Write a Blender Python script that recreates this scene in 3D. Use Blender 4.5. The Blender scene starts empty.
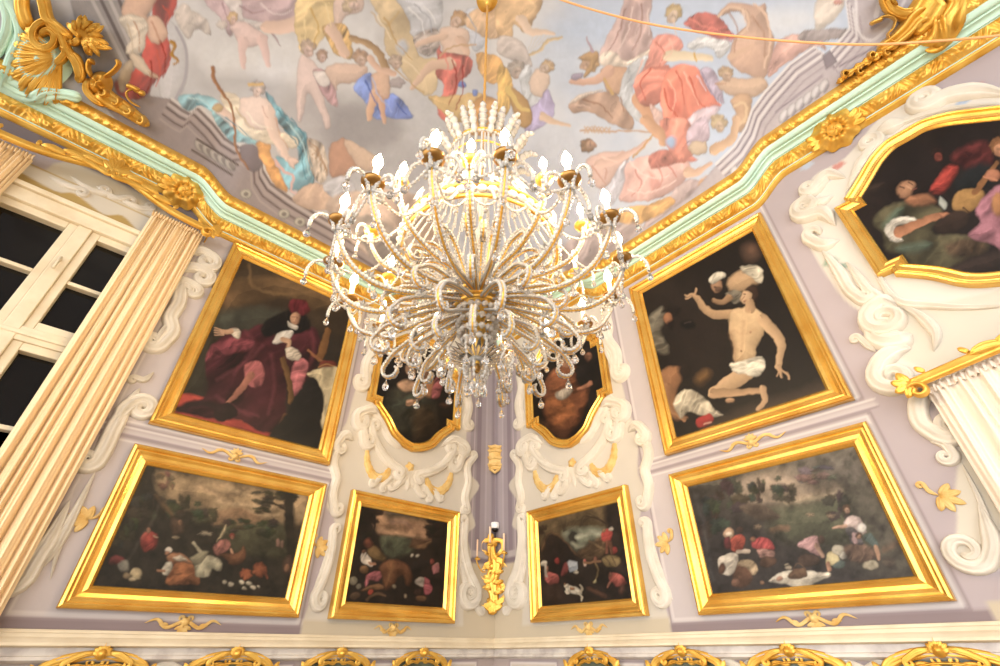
import bpy, bmesh, math, random
import numpy as np
random.seed(7)
RNG = np.random.default_rng(11)
PI = math.pi
scene = bpy.context.scene
COL = scene.collection

# ------------------------------------------------------------------ camera (solved from the picture frames)
FPX = 455.99637
YAW, PITCH, ROLL = [math.radians(a) for a in (-47.95360044, 35.12474856, -0.22846593)]
CAM = np.array([3.75412, -3.30338, 2.0])
_f = np.array([math.sin(YAW) * math.cos(PITCH), math.cos(YAW) * math.cos(PITCH), math.sin(PITCH)])
_r0 = np.array([math.cos(YAW), -math.sin(YAW), 0.0])
_u0 = np.cross(_r0, _f)
_r = _r0 * math.cos(ROLL) + _u0 * math.sin(ROLL)
_u = -_r0 * math.sin(ROLL) + _u0 * math.cos(ROLL)

def ray(x, y):
    return _r * (x - 500) / FPX - _u * (y - 333) / FPX + _f

def proj(P):
    d = np.asarray(P, float) - CAM
    z = d @ _f
    zz = np.where(z > 0.05, z, 1.0)
    X = np.where(z > 0.05, 500 + FPX * (d @ _r) / zz, -9999.0)
    Y = np.where(z > 0.05, 333 - FPX * (d @ _u) / zz, -9999.0)
    return X, Y

def on_wall(side, x, y, o=0.0):
    d = ray(x, y)
    if side == 'L':
        P = CAM + (o - CAM[0]) / d[0] * d
        return (-P[1], P[2])
    P = CAM + (-o - CAM[1]) / d[1] * d
    return (P[0], P[2])

def wall_pt(side, s, z, d=0.0):
    return (d, -s, z) if side == 'L' else (s, -d, z)

WALLMAP = {k: (lambda a, b, h, k=k: wall_pt(k, a, b, h)) for k in 'LR'}

# ------------------------------------------------------------------ ceiling vault
DM, VZ0, VH, VD0, VS = 2.7, 5.27, 1.65, 0.24, 8.6
def sstep(a, b, x):
    t = np.clip((x - a) / (b - a), 0, 1); return t * t * (3 - 2 * t)
def rise(s):
    """the cornice climbs over the middle bays and over the shaped frames"""
    return 0.165 * (sstep(3.30, 3.62, s) + sstep(1.72, 1.45, s) * sstep(.12, .35, s))

def vault_z(x, y):
    a, b = np.asarray(x, float), -np.asarray(y, float)
    ra, rb = rise(b), rise(a)
    a = np.minimum(a, VS - a); b = np.minimum(b, VS - b)
    k = 0.45
    hh = np.clip(0.5 + 0.5 * (b - a) / k, 0, 1)
    d = b * (1 - hh) + a * hh - k * hh * (1 - hh)
    u = np.clip((d - VD0) / DM, -0.01, 1)
    return VZ0 + VH * (1 - np.power(1 - u, 1.8)) + (ra * hh + rb * (1 - hh)) * np.power(1 - np.clip(u * 1.6, 0, 1), 2)

def on_vault(x, y):
    d = ray(x, y)
    t0, t1 = 0.3, 9.0
    ts = np.linspace(t0, t1, 110)
    P = CAM[None] + ts[:, None] * d
    over = P[:, 2] - vault_z(P[:, 0], P[:, 1])
    i = int(np.argmax(over > 0))
    a, b = ts[max(i - 1, 0)], ts[i]
    for _ in range(30):
        m = 0.5 * (a + b); q = CAM + m * d
        if q[2] > vault_z(q[0], q[1]): b = m
        else: a = m
    return CAM + a * d

def vault_n(P):
    e = 0.02
    gx = (vault_z(P[0] + e, P[1]) - vault_z(P[0] - e, P[1])) / (2 * e)
    gy = (vault_z(P[0], P[1] + e) - vault_z(P[0], P[1] - e)) / (2 * e)
    n = np.array([gx, gy, -1.0])
    return n / np.linalg.norm(n)

def vault_map(a, b, h):
    P = on_vault(a, b)
    return tuple(P + vault_n(P) * h)

# ------------------------------------------------------------------ objects
def tag(o, label=None, cat=None, group=None, kind=None):
    if label: o['label'] = label
    if cat: o['category'] = cat
    if group: o['group'] = group
    if kind: o['kind'] = kind
    return o

def empty(name, loc=(0, 0, 0), label=None, cat=None, group=None, kind=None):
    o = bpy.data.objects.new(name, None)
    o.empty_display_size = 0.05
    o.location = loc
    COL.objects.link(o)
    return tag(o, label, cat, group, kind or ('thing' if cat else None))

def mesh_obj(name, verts, faces, mat, parent=None, smooth=True, recalc=True):
    me = bpy.data.meshes.new(name)
    me.from_pydata([tuple(map(float, v)) for v in verts], [], [tuple(map(int, f)) for f in faces])
    if recalc:
        bm = bmesh.new(); bm.from_mesh(me)
        bmesh.ops.recalc_face_normals(bm, faces=bm.faces[:])
        bm.to_mesh(me); bm.free()
    me.update()
    if smooth:
        me.polygons.foreach_set('use_smooth', [True] * len(me.polygons))
    if mat: me.materials.append(mat)
    o = bpy.data.objects.new(name, me)
    COL.objects.link(o)
    if parent:
        o.parent = parent
        p = world_loc(parent)
        if p != (0, 0, 0):
            me.transform(__import__('mathutils').Matrix.Translation((-p[0], -p[1], -p[2])))
    return o

def world_loc(o):
    x = y = z = 0.0
    while o:
        x += o.location.x; y += o.location.y; z += o.location.z
        o = o.parent
    return (x, y, z)

def grid_faces(nu, nv, cu=False, cv=False, off=0):
    F = []
    for i in range(nu if cu else nu - 1):
        for j in range(nv if cv else nv - 1):
            a = i * nv + j; b = ((i + 1) % nu) * nv + j
            c = ((i + 1) % nu) * nv + (j + 1) % nv; d = i * nv + (j + 1) % nv
            F.append((a + off, b + off, c + off, d + off))
    return F

def catmull(pts, n=8, closed=False):
    P = np.asarray(pts, float)
    m = len(P)
    out = []
    rng = range(m if closed else m - 1)
    for i in rng:
        if closed:
            p0, p1, p2, p3 = P[(i - 1) % m], P[i], P[(i + 1) % m], P[(i + 2) % m]
        else:
            p1, p2 = P[i], P[i + 1]
            p0 = P[i - 1] if i > 0 else 2 * p1 - p2
            p3 = P[i + 2] if i + 2 < m else 2 * p2 - p1
        for k in range(n):
            t = k / n
            out.append(0.5 * ((2 * p1) + (-p0 + p2) * t + (2 * p0 - 5 * p1 + 4 * p2 - p3) * t * t + (-p0 + 3 * p1 - 3 * p2 + p3) * t ** 3))
    if not closed: out.append(P[-1])
    return np.array(out)

def frames(P):
    P = np.asarray(P, float)
    T = np.gradient(P, axis=0)
    T /= np.linalg.norm(T, axis=1)[:, None] + 1e-12
    a = np.array([0, 0, 1.0]) if abs(T[0][2]) < 0.9 else np.array([1.0, 0, 0])
    n = np.cross(T[0], a); n /= np.linalg.norm(n)
    N = [n]
    for i in range(1, len(P)):
        n = N[-1] - T[i] * (N[-1] @ T[i]); n /= np.linalg.norm(n) + 1e-12
        N.append(n)
    N = np.array(N); B = np.cross(T, N)
    return T, N, B

def tube_geo(P, R, sides=8, cap=True):
    P = np.asarray(P, float); n = len(P)
    R = np.broadcast_to(np.asarray(R, float), (n,))
    T, N, B = frames(P)
    th = np.arange(sides) * 2 * PI / sides
    V = P[:, None] + R[:, None, None] * (np.cos(th)[None, :, None] * N[:, None] + np.sin(th)[None, :, None] * B[:, None])
    V = V.reshape(-1, 3)
    F = grid_faces(n, sides, cv=True)
    if cap:
        F.append(tuple(range(sides))[::-1]); F.append(tuple(range((n - 1) * sides, n * sides)))
    return V, F

def tube(name, P, R, mat, parent=None, sides=8):
    V, F = tube_geo(P, R, sides)
    return mesh_obj(name, V, F, mat, parent)

def resample(P, step):
    P = np.asarray(P, float)
    L = np.r_[0, np.cumsum(np.linalg.norm(np.diff(P, axis=0), axis=1))]
    n = max(3, int(L[-1] / step) + 1)
    t = np.linspace(0, L[-1], n)
    return np.stack([np.interp(t, L, P[:, k]) for k in range(P.shape[1])], 1)

def bead_tube(name, P, r, pitch, mat, parent=None, sides=6, lo=0.25):
    """a thread of cut beads: one surface whose radius swells at each bead"""
    Q = resample(P, pitch / 4)
    k = np.arange(len(Q)) % 4
    R = r * np.choose(k, [lo, 0.88, 1.0, 0.88])
    return tube(name, Q, R, mat, parent, sides)

def lathe_geo(prof, sides=16, c=(0, 0, 0)):
    prof = np.asarray(prof, float)
    th = np.arange(sides) * 2 * PI / sides
    V = np.stack([prof[:, 0][:, None] * np.cos(th), prof[:, 0][:, None] * np.sin(th), np.repeat(prof[:, 1][:, None], sides, 1)], -1).reshape(-1, 3) + np.asarray(c, float)
    F = grid_faces(len(prof), sides, cv=True)
    F.append(tuple(range(sides))); F.append(tuple(range((len(prof) - 1) * sides, len(prof) * sides)))
    return V, F

def lathe(name, prof, mat, parent=None, sides=16, c=(0, 0, 0), smooth=True):
    V, F = lathe_geo(prof, sides, c)
    return mesh_obj(name, V, F, mat, parent, smooth)

def box_geo(lo, hi):
    x0, y0, z0 = lo; x1, y1, z1 = hi
    V = [(x0, y0, z0), (x1, y0, z0), (x1, y1, z0), (x0, y1, z0), (x0, y0, z1), (x1, y0, z1), (x1, y1, z1), (x0, y1, z1)]
    F = [(0, 3, 2, 1), (4, 5, 6, 7), (0, 1, 5, 4), (1, 2, 6, 5), (2, 3, 7, 6), (3, 0, 4, 7)]
    return V, F

def wall_box(name, side, s0, s1, z0, z1, d0, d1, mat, parent=None):
    a = wall_pt(side, s0, z0, d0); b = wall_pt(side, s1, z1, d1)
    lo = [min(a[i], b[i]) for i in range(3)]; hi = [max(a[i], b[i]) for i in range(3)]
    V, F = box_geo(lo, hi)
    o = mesh_obj(name, V, F, mat, parent, smooth=False)
    m = o.modifiers.new('bevel', 'BEVEL'); m.width = 0.006; m.segments = 2
    return o

# ------------------------------------------------------------------ relief ornament: ribbons, discs
def ribbon(name, pts2, w, thick, mat, M, parent=None, lobes=1, nw=9, base=0.0, round_end=True):
    """moulded ribbon lying on a surface: pts2 in surface coordinates, M maps (a, b, height) to the room"""
    P = np.asarray(pts2, float); n = len(P)
    W = np.broadcast_to(np.asarray(w, float), (n,)).copy()
    T = np.gradient(P, axis=0); T /= np.linalg.norm(T, axis=1)[:, None] + 1e-12
    Nn = np.stack([-T[:, 1], T[:, 0]], 1)
    ts = np.linspace(-1, 1, nw)
    V = []
    for i in range(n):
        e = 1.0
        if round_end:
            q = min(i, n - 1 - i) / max(1, min(4, n // 4))
            e = math.sqrt(max(0.0, 1 - (1 - min(1, q)) ** 2)) * 0.9 + 0.1
        for t in ts:
            h = math.sqrt(max(0.0, 1 - t * t))
            if lobes > 1: h *= 0.72 + 0.28 * math.cos(lobes * PI * t + (PI if lobes % 2 == 0 else 0))
            p = P[i] + Nn[i] * t * W[i] * 0.5 * e
            V.append(M(p[0], p[1], base + thick * h * e * (0.4 + 0.6 * W[i] / max(W.max(), 1e-9))))
    return mesh_obj(name, V, grid_faces(n, nw), mat, parent, recalc=False)

def curl(p, ang, R, turns, sgn, n=26, end=0.18):
    out = []; a = ang; p = np.array(p, float)
    dth = turns * 2 * PI / n
    for i in range(n):
        r = R * (1 - (1 - end) * (i / n))
        a += sgn * dth
        p = p + r * dth * np.array([math.cos(a), math.sin(a)])
        out.append(p.copy())
    return out

def scroll(name, pts, w, thick, mat, M, parent=None, c0=None, c1=None, lobes=3, taper=0.45, n=6):
    """S/C scroll: smooth body through pts, a volute (R, turns, sign) curling from either end"""
    body = catmull(pts, n) if len(pts) > 2 else np.linspace(pts[0], pts[1], 10)
    W = [w] * len(body); P = list(body)
    if c1:
        d = P[-1] - P[-2]
        cs = curl(P[-1], math.atan2(d[1], d[0]), *c1)
        P += cs; W += list(np.linspace(w, w * taper, len(cs)))
    else:
        k = len(body) // 2
        W[-k:] = list(np.linspace(w, w * 0.25, k))
    if c0:
        d = body[0] - body[1]
        cs = curl(body[0], math.atan2(d[1], d[0]), *c0)
        P = cs[::-1] + P; W = list(np.linspace(w * taper, w, len(cs))) + W
    else:
        k = len(body) // 2
        W[:k] = list(np.linspace(w * 0.25, w, k))
    return ribbon(name, P, W, thick, mat, M, parent, lobes=lobes)

def disc_relief(name, c, R, hf, mat, M, parent=None, nr=12, nt=64, sq=1.0, rot=0.0):
    """round relief (rosette, shell): height hf(r 0..1, theta) over a disc, outline hf may return scale"""
    V = [M(c[0], c[1], hf(0.0, 0.0)[0])]
    for i in range(1, nr + 1):
        r = i / nr
        for j in range(nt):
            t = 2 * PI * j / nt
            h, k = hf(r, t)
            V.append(M(c[0] + R * r * k * math.cos(t + rot), c[1] + R * sq * r * k * math.sin(t + rot), h))
    F = [(0, 1 + j, 1 + (j + 1) % nt) for j in range(nt)]
    for i in range(nr - 1):
        for j in range(nt):
            a = 1 + i * nt + j; b = 1 + i * nt + (j + 1) % nt
            F.append((a, a + nt, b + nt, b))
    return mesh_obj(name, V, F, mat, parent, recalc=False)

def leaf_pts(c, ang, L, bend=0.0, n=10):
    out = []; p = np.array(c, float)
    for i in range(n + 1):
        out.append(p.copy())
        a = ang + bend * i / n
        p = p + L / n * np.array([math.cos(a), math.sin(a)])
    return np.array(out)

def leaf(name, c, ang, L, w, thick, mat, M, parent=None, bend=0.0, lobes=3):
    P = leaf_pts(c, ang, L, bend)
    t = np.linspace(0, 1, len(P))
    W = w * (0.25 + 0.75 * np.sin(PI * np.clip(t * 0.92 + 0.08, 0, 1)) ** 0.8)
    return ribbon(name, P, W, thick, mat, M, parent, lobes=lobes, round_end=True)
# ------------------------------------------------------------------ fresco / canvas painter (fills a colour attribute on a fine grid)
def lin(c):
    c = np.asarray(c, float) / 255.0
    return np.where(c <= 0.04045, c / 12.92, ((c + 0.055) / 1.055) ** 2.4)

def _hash(i, j, s):
    h = (i * 374761393 + j * 668265263 + s * 974634541) & 0xffffffff
    h = ((h ^ (h >> 13)) * 1274126177) & 0xffffffff
    return ((h ^ (h >> 16)) & 0xffff) / 65535.0

def vnoise(x, y, s=0):
    xi = np.floor(x).astype(np.int64); yi = np.floor(y).astype(np.int64)
    fx = x - xi; fy = y - yi
    fx = fx * fx * (3 - 2 * fx); fy = fy * fy * (3 - 2 * fy)
    a = _hash(xi, yi, s); b = _hash(xi + 1, yi, s); c = _hash(xi, yi + 1, s); d = _hash(xi + 1, yi + 1, s)
    return (a * (1 - fx) + b * fx) * (1 - fy) + (c * (1 - fx) + d * fx) * fy

def fbm(x, y, s=0, o=4):
    r = 0; a = 0.5
    for k in range(o):
        r = r + a * vnoise(x * 2 ** k, y * 2 ** k, s + k); a *= 0.5
    return r / (1 - 0.5 ** o)

class Painter:
    def __init__(self, X, Y, base, brush=0.0):
        # a wandering brush: outlines waver a little, as painted ones do
        self.X = X + brush * (4 * (fbm(X / 13.0, Y / 13.0, 201, 2) - .5) + 1.8 * (vnoise(X / 3.6, Y / 3.6, 211) - .5)) if brush else X
        self.Y = Y + brush * (4 * (fbm(X / 13.0, Y / 13.0, 301, 2) - .5) + 1.8 * (vnoise(X / 3.6, Y / 3.6, 311) - .5)) if brush else Y
        self.C = np.tile(lin(base), (len(X), 1))
        self.Z(0, 0, 1); self.vol = 0.24 if brush else 0.0; self.contour = .2 if brush else 0.0; self.pastel = 0.0; self.foldk = 1.9
    def Z(self, x0, y0, k):
        self.z = (x0, y0, k); return self
    def tp(self, pts):
        x0, y0, k = self.z
        return np.asarray(pts, float) / k + np.array([x0, y0])
    def _sel(self, lo, hi):
        return np.nonzero((self.X >= lo[0]) & (self.X <= hi[0]) & (self.Y >= lo[1]) & (self.Y <= hi[1]))[0]
    def _mix(self, idx, a, col):
        a = np.clip(a, 0, 1)[:, None]
        self.C[idx] = self.C[idx] * (1 - a) + col * a
    def _edge(self, x, y, Q, closed=True):
        m = len(Q); best = np.full(len(x), 1e9); tt = np.zeros(len(x)); sd = np.zeros(len(x)); nx = np.zeros(len(x)); ny = np.zeros(len(x)); ins = np.zeros(len(x), bool)
        for i in range(m if closed else m - 1):
            ax, ay = Q[i]; bx, by = Q[(i + 1) % m]
            dx, dy = bx - ax, by - ay
            l2 = dx * dx + dy * dy + 1e-12
            t = np.clip(((x - ax) * dx + (y - ay) * dy) / l2, 0, 1)
            ex, ey = x - ax - t * dx, y - ay - t * dy
            d = ex * ex + ey * ey
            u = d < best
            best = np.where(u, d, best)
            tt = np.where(u, (i + t) / (m if closed else m - 1), tt)
            sd = np.where(u, np.sign(ex * dy - ey * dx), sd); nx = np.where(u, ex, nx); ny = np.where(u, ey, ny)
            if closed:
                c = ((ay > y) != (by > y)) & (x < (bx - ax) * (y - ay) / (by - ay + 1e-12) + ax)
                ins ^= c
        best = np.sqrt(best); self.nrm = (nx / (best + 1e-6), ny / (best + 1e-6))
        return best, tt, sd, ins
    def fill(self, pts, c, soft=1.7, alpha=1.0, smooth=True, fold=None, rim=0.1, grad=None, mott=0.07, seed=0, vol=None):
        Q = self.tp(pts); seed = int(abs(Q[0, 0] * 7 + Q[0, 1] * 3)) % 97
        if vol is None: vol = self.vol if smooth else 0.0
        if smooth: Q = catmull(Q, 4, True)
        idx = self._sel(Q.min(0) - soft, Q.max(0) + soft)
        if not len(idx): return self
        x, y = self.X[idx], self.Y[idx]
        d, _, _, ins = self._edge(x, y, Q)
        sd = np.where(ins, d, -d)
        a = np.clip(0.5 + sd / soft, 0, 1) * alpha
        col = np.tile(lin(c), (len(idx), 1))
        if grad is not None:
            (gx0, gy0), (gx1, gy1), c2 = grad
            g0 = self.tp([(gx0, gy0)])[0]; g1 = self.tp([(gx1, gy1)])[0]; dv = g1 - g0
            t = np.clip(((x - g0[0]) * dv[0] + (y - g0[1]) * dv[1]) / (dv @ dv), 0, 1)[:, None]
            col = col * (1 - t) + lin(c2) * t
        f = np.ones(len(idx))
        if fold:
            ang, wl, amp = fold
            an = math.radians(ang); wl = max(4.0, wl * .75 / self.z[2])
            u = (x * math.cos(an) + y * math.sin(an)) / wl
            v = (-x * math.sin(an) + y * math.cos(an)) / wl
            wx = u + 1.6 * (fbm(u * .35 + 3, v * .35, 31 + seed, 2) - .5)
            n1 = fbm(wx * 1.25 + seed, v * .38, 57 + seed, 2)
            rid = 1 - np.abs(2 * vnoise(wx * 1.7 + 5, v * .5 + seed, 91 + seed) - 1)
            w = (n1 - .5) * 3.0 + (rid ** 3 - .3) * .9 - .5 * (rid < .12)
            f *= np.clip(1 + amp * self.foldk * w, .2, 2.1)
        if mott: f *= 1 + mott * 2 * (fbm(x * 0.35, y * 0.35, 5 + seed, 3) - 0.5)
        if rim:
            s = max(2.0, 0.35 * np.sqrt(max((Q.max(0) - Q.min(0)).prod(), 1)))
            f *= 1 - rim * np.exp(-np.maximum(sd, 0) / (0.35 * s))
        if self.contour and soft < 3: f *= 1 - self.contour * np.exp(-np.maximum(sd, 0) / .9)
        if vol:
            s = max(2.5, 0.2 * np.sqrt(max((Q.max(0) - Q.min(0)).prod(), 1)))
            sg = np.where(ins, 1.0, -1.0)
            lit = (self.nrm[0] * .5 + self.nrm[1] * .85) * sg
            f *= 1 - vol * -lit * np.exp(-np.maximum(sd, 0) / s)
        col = col * f[:, None]
        if self.pastel: col = col * (1 - self.pastel) + self.pastel * lin((228, 226, 228))
        self._mix(idx, a, np.clip(col, 0.001, 1))
        return self
    def blob(self, cx, cy, rx, ry, c, ang=0, soft=1.7, alpha=1.0, rim=0.2, rough=0.0, mott=.06):
        th = np.linspace(0, 2 * PI, 22, endpoint=False)
        k = 1 + rough * (np.sin(5 * th + cx) * .5 + np.sin(8 * th + cy) * .5)
        ca, sa = math.cos(math.radians(ang)), math.sin(math.radians(ang))
        px = rx * k * np.cos(th); py = ry * k * np.sin(th)
        return self.fill(np.stack([cx + px * ca - py * sa, cy + px * sa + py * ca], 1), c, soft, alpha, False, None, rim, None, mott, 0, self.vol * (1 if soft < 5 else 0))
    def stroke(self, pts, w, c, soft=1.5, alpha=1.0, w1=None, shade=0.0, smooth=True):
        Q = self.tp(pts)
        if smooth and len(Q) > 2: Q = catmull(Q, 5)
        k = self.z[2]; wa = w / k / 2; wb = (w if w1 is None else w1) / k / 2
        mw = max(wa, wb) + soft
        idx = self._sel(Q.min(0) - mw, Q.max(0) + mw)
        if not len(idx): return self
        x, y = self.X[idx], self.Y[idx]
        d, t, sg, _ = self._edge(x, y, Q, False)
        wd = wa + (wb - wa) * t
        a = np.clip(0.5 + (wd - d) / soft, 0, 1) * alpha
        f = 1 - shade * np.clip(0.4 + 0.6 * sg * d / (wd + .01), 0, 1)
        self._mix(idx, a, np.clip(lin(c)[None] * f[:, None], 0, 1))
        return self
    def head(self, x, y, r, skin, hair, ang=0, up=-90):
        r *= .88
        """a small painted head: hair mass behind, face, shadowed eye and cheek"""
        a = math.radians(up)
        ca, sa = math.cos(a), math.sin(a)
        self.blob(x + r * .3 * ca, y + r * .3 * sa, r * .98, r * .92, hair, rim=.35, rough=.16)
        for q in range(5):
            t = a + (q - 2) * .55
            self.blob(x + r * (.3 * ca + .75 * math.cos(t)), y + r * (.3 * sa + .75 * math.sin(t)), r * .3, r * .24, tuple(min(255, int(v * (1.12 if q % 2 else .8))) for v in hair), rough=.2, alpha=.4)
        fx, fy = x - r * .2 * ca - r * .12 * sa, y - r * .2 * sa + r * .12 * ca
        self.blob(fx, fy, r * .72, r * .56, skin, ang=up, rim=.15)
        s = tuple(int(v * .7) for v in skin)
        self.blob(fx - r * .1 * ca + r * .22 * sa, fy - r * .1 * sa - r * .22 * ca, r * .55, r * .26, s, ang=up, soft=2.5, alpha=.55, rim=0)
        self.blob(fx + r * .12 * ca - r * .1 * sa, fy + r * .12 * sa + r * .1 * ca, r * .1, r * .3, tuple(int(v * .55) for v in skin), ang=up, soft=1.6, alpha=.55, rim=0)
        self.blob(fx - r * .42 * ca - r * .1 * sa, fy - r * .42 * sa + r * .1 * ca, r * .07, r * .16, (160, 92, 84), ang=up, soft=1.6, alpha=.45, rim=0)
        return self
    def limb(self, pts, w, w1, c, shade=0.35):
        return self.stroke(pts, w, c, soft=1.6, w1=w1, shade=shade)
    def glaze(self, k, sc, seed=0):
        n = fbm(self.X * sc, self.Y * sc, seed, 4)
        self.C *= np.clip(1 + k * (n - .52) * 3.2, .3, 1.5)[:, None]
        return self
    def noise(self, amp, sc, seed=0, o=4):
        self.C *= (1 + amp * 2 * (fbm(self.X * sc, self.Y * sc, seed, o) - 0.5))[:, None]
        return self

def set_colors(me, C, gain=1.0):
    at = me.color_attributes.new('pigment', 'FLOAT_COLOR', 'POINT')
    buf = np.ones((len(C), 4), np.float32); buf[:, :3] = np.clip(C * gain, 0.002, 0.92)
    at.data.foreach_set('color', buf.ravel())

def fast_grid(name, V, faces, mat, parent=None):
    """big quad grid straight from arrays"""
    me = bpy.data.meshes.new(name)
    V = np.asarray(V, np.float32); faces = np.asarray(faces, np.int32)
    me.vertices.add(len(V)); me.vertices.foreach_set('co', V.ravel())
    me.loops.add(faces.size); me.loops.foreach_set('vertex_index', faces.ravel())
    me.polygons.add(len(faces)); me.polygons.foreach_set('loop_start', np.arange(0, faces.size, 4, dtype=np.int32))
    me.update(calc_edges=True); me.validate()
    me.polygons.foreach_set('use_smooth', np.ones(len(faces), bool))
    me.materials.append(mat)
    o = bpy.data.objects.new(name, me); COL.objects.link(o)
    if parent: o.parent = parent
    return o

def quad_index(nu, nv):
    i, j = np.meshgrid(np.arange(nu - 1), np.arange(nv - 1), indexing='ij')
    a = (i * nv + j).ravel()
    return np.stack([a, a + nv, a + nv + 1, a + 1], 1)

# ------------------------------------------------------------------ materials
MATS = {}
def principled(name, col, rough=0.5, metal=0.0, spec=0.5, trans=0.0, ior=1.45, noise=None, bump=None, emit=None, attr=None, coat=0.0):
    if name in MATS: return MATS[name]
    m = bpy.data.materials.new(name); m.use_nodes = True
    nt = m.node_tree; b = nt.nodes['Principled BSDF']
    b.inputs['Base Color'].default_value = (*lin(col), 1)
    b.inputs['Roughness'].default_value = rough; b.inputs['Metallic'].default_value = metal
    b.inputs['Specular IOR Level'].default_value = spec
    b.inputs['Transmission Weight'].default_value = trans; b.inputs['IOR'].default_value = ior
    b.inputs['Coat Weight'].default_value = coat
    tc = nt.nodes.new('ShaderNodeTexCoord')
    src = None
    if attr:
        at = nt.nodes.new('ShaderNodeAttribute'); at.attribute_name = attr; src = at.outputs['Color']
    if noise:
        sc, c2, lo, hi = noise
        n = nt.nodes.new('ShaderNodeTexNoise'); n.inputs['Scale'].default_value = sc; n.inputs['Detail'].default_value = 5
        nt.links.new(tc.outputs['Object'], n.inputs['Vector'])
        mr = nt.nodes.new('ShaderNodeMapRange'); mr.inputs[1].default_value = lo; mr.inputs[2].default_value = hi
        nt.links.new(n.outputs['Fac'], mr.inputs[0])
        mx = nt.nodes.new('ShaderNodeMix'); mx.data_type = 'RGBA'
        nt.links.new(mr.outputs[0], mx.inputs['Factor'])
        if src: nt.links.new(src, mx.inputs[6])
        else: mx.inputs[6].default_value = (*lin(col), 1)
        if src:
            mx.blend_type = 'MULTIPLY'
        mx.inputs[7].default_value = (*lin(c2), 1)
        src = mx.outputs[2]
    if src: nt.links.new(src, b.inputs['Base Color'])
    if bump:
        sc, st = bump
        n = nt.nodes.new('ShaderNodeTexNoise'); n.inputs['Scale'].default_value = sc; n.inputs['Detail'].default_value = 4
        nt.links.new(tc.outputs['Object'], n.inputs['Vector'])
        bp = nt.nodes.new('ShaderNodeBump'); bp.inputs['Strength'].default_value = st; bp.inputs['Distance'].default_value = 0.01
        nt.links.new(n.outputs['Fac'], bp.inputs['Height']); nt.links.new(bp.outputs['Normal'], b.inputs['Normal'])
    if emit:
        b.inputs['Emission Color'].default_value = (*lin(emit[0]), 1); b.inputs['Emission Strength'].default_value = emit[1]
    MATS[name] = m
    return m

GOLD = principled('gilding', (236, 192, 96), 0.38, 0.6, noise=(9, (212, 156, 58), 0.35, 0.7), bump=(60, 0.12))
GOLDF = principled('frame_gilding', (240, 194, 100), 0.27, 0.78, noise=(5, (222, 168, 76), 0.4, 0.7), bump=(90, 0.05))
GOLDM = principled('matte_gilding', (218, 188, 126), 0.6, 0.15, noise=(14, (200, 156, 80), 0.4, 0.7))
BRONZE = principled('bronze', (150, 112, 62), 0.32, 0.85, bump=(70, 0.1))
STUCCO = principled('stucco', (212, 204, 191), 0.8, noise=(7, (200, 190, 174), 0.4, 0.7), bump=(40, 0.1))
MINT = principled('mint_paint', (196, 226, 208), 0.55, noise=(4, (184, 216, 198), 0.4, 0.7))
FRESCO = principled('fresco', (255, 255, 255), 0.85, spec=0.2, attr='pigment')
WALLP = principled('wall_paint', (255, 255, 255), 0.8, spec=0.25, attr='pigment', bump=(25, 0.04))
CANVAS = principled('oil_canvas', (255, 255, 255), 0.5, spec=0.3, attr='pigment', bump=(140, 0.05))
CURT = principled('curtain_cloth', (232, 206, 166), 0.8, spec=0.2, bump=(200, 0.05))
CURTW = principled('pale_curtain_cloth', (228, 214, 198), 0.8, spec=0.2, bump=(200, 0.05))
WOODW = principled('cream_woodwork', (226, 212, 184), 0.5, noise=(6, (208, 190, 158), 0.4, 0.75))
PANE = principled('night_pane', (14, 12, 10), 0.06, spec=0.55, bump=(3, 0.04))
CRYSTAL = principled('cut_crystal', (255, 253, 250), 0.03, spec=0.8, trans=0.92, ior=1.5)
CRYSTALW = principled('milky_crystal', (255, 252, 246), 0.06, spec=0.8, trans=0.6, ior=1.5)
CANDLE = principled('candle_sleeve', (250, 244, 228), 0.5)
BULB = principled('lit_bulb', (255, 240, 210), 0.4, emit=((255, 224, 178), 260.0))
MARBLE = principled('grey_marble', (205, 198, 190), 0.35, noise=(9, (170, 160, 155), 0.45, 0.7))
STONE = principled('cream_moulding', (218, 204, 178), 0.6, noise=(5, (204, 188, 160), 0.4, 0.7))
CORD = principled('gilt_cord', (222, 168, 90), 0.6, 0.2, bump=(120, 0.4))
CABLE = principled('orange_cable', (240, 178, 120), 0.55)
WHITEP = principled('white_plastic', (235, 235, 235), 0.4)
BLACKP = principled('black_plastic', (22, 22, 24), 0.3)
WAX = principled('pink_candle_wax', (236, 205, 175), 0.5)
GREENP = principled('green_panel', (92, 98, 82), 0.4, noise=(8, (60, 66, 54), 0.4, 0.7))
FLOORM = principled('parquet', (196, 170, 132), 0.4, noise=(4, (170, 140, 100), 0.4, 0.7))
WORLD, EXPOSURE = 1.05, 0.2
# ------------------------------------------------------------------ walls
ALB = 0.80
WZ0, WZ1, WS1 = 1.2, 5.42, 6.2

def rect(p, s0, s1, z0, z1, c, soft=0.012, **k):
    p.fill([(s0, z0), (s1, z0), (s1, z1), (s0, z1)], c, soft, smooth=False, mott=0, **k)

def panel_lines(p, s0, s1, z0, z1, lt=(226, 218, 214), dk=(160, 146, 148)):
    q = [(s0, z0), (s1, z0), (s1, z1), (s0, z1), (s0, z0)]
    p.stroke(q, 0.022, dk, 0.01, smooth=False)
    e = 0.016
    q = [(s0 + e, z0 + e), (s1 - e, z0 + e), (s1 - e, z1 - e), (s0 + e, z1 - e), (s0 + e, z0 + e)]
    p.stroke(q, 0.014, lt, 0.01, smooth=False)

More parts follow.
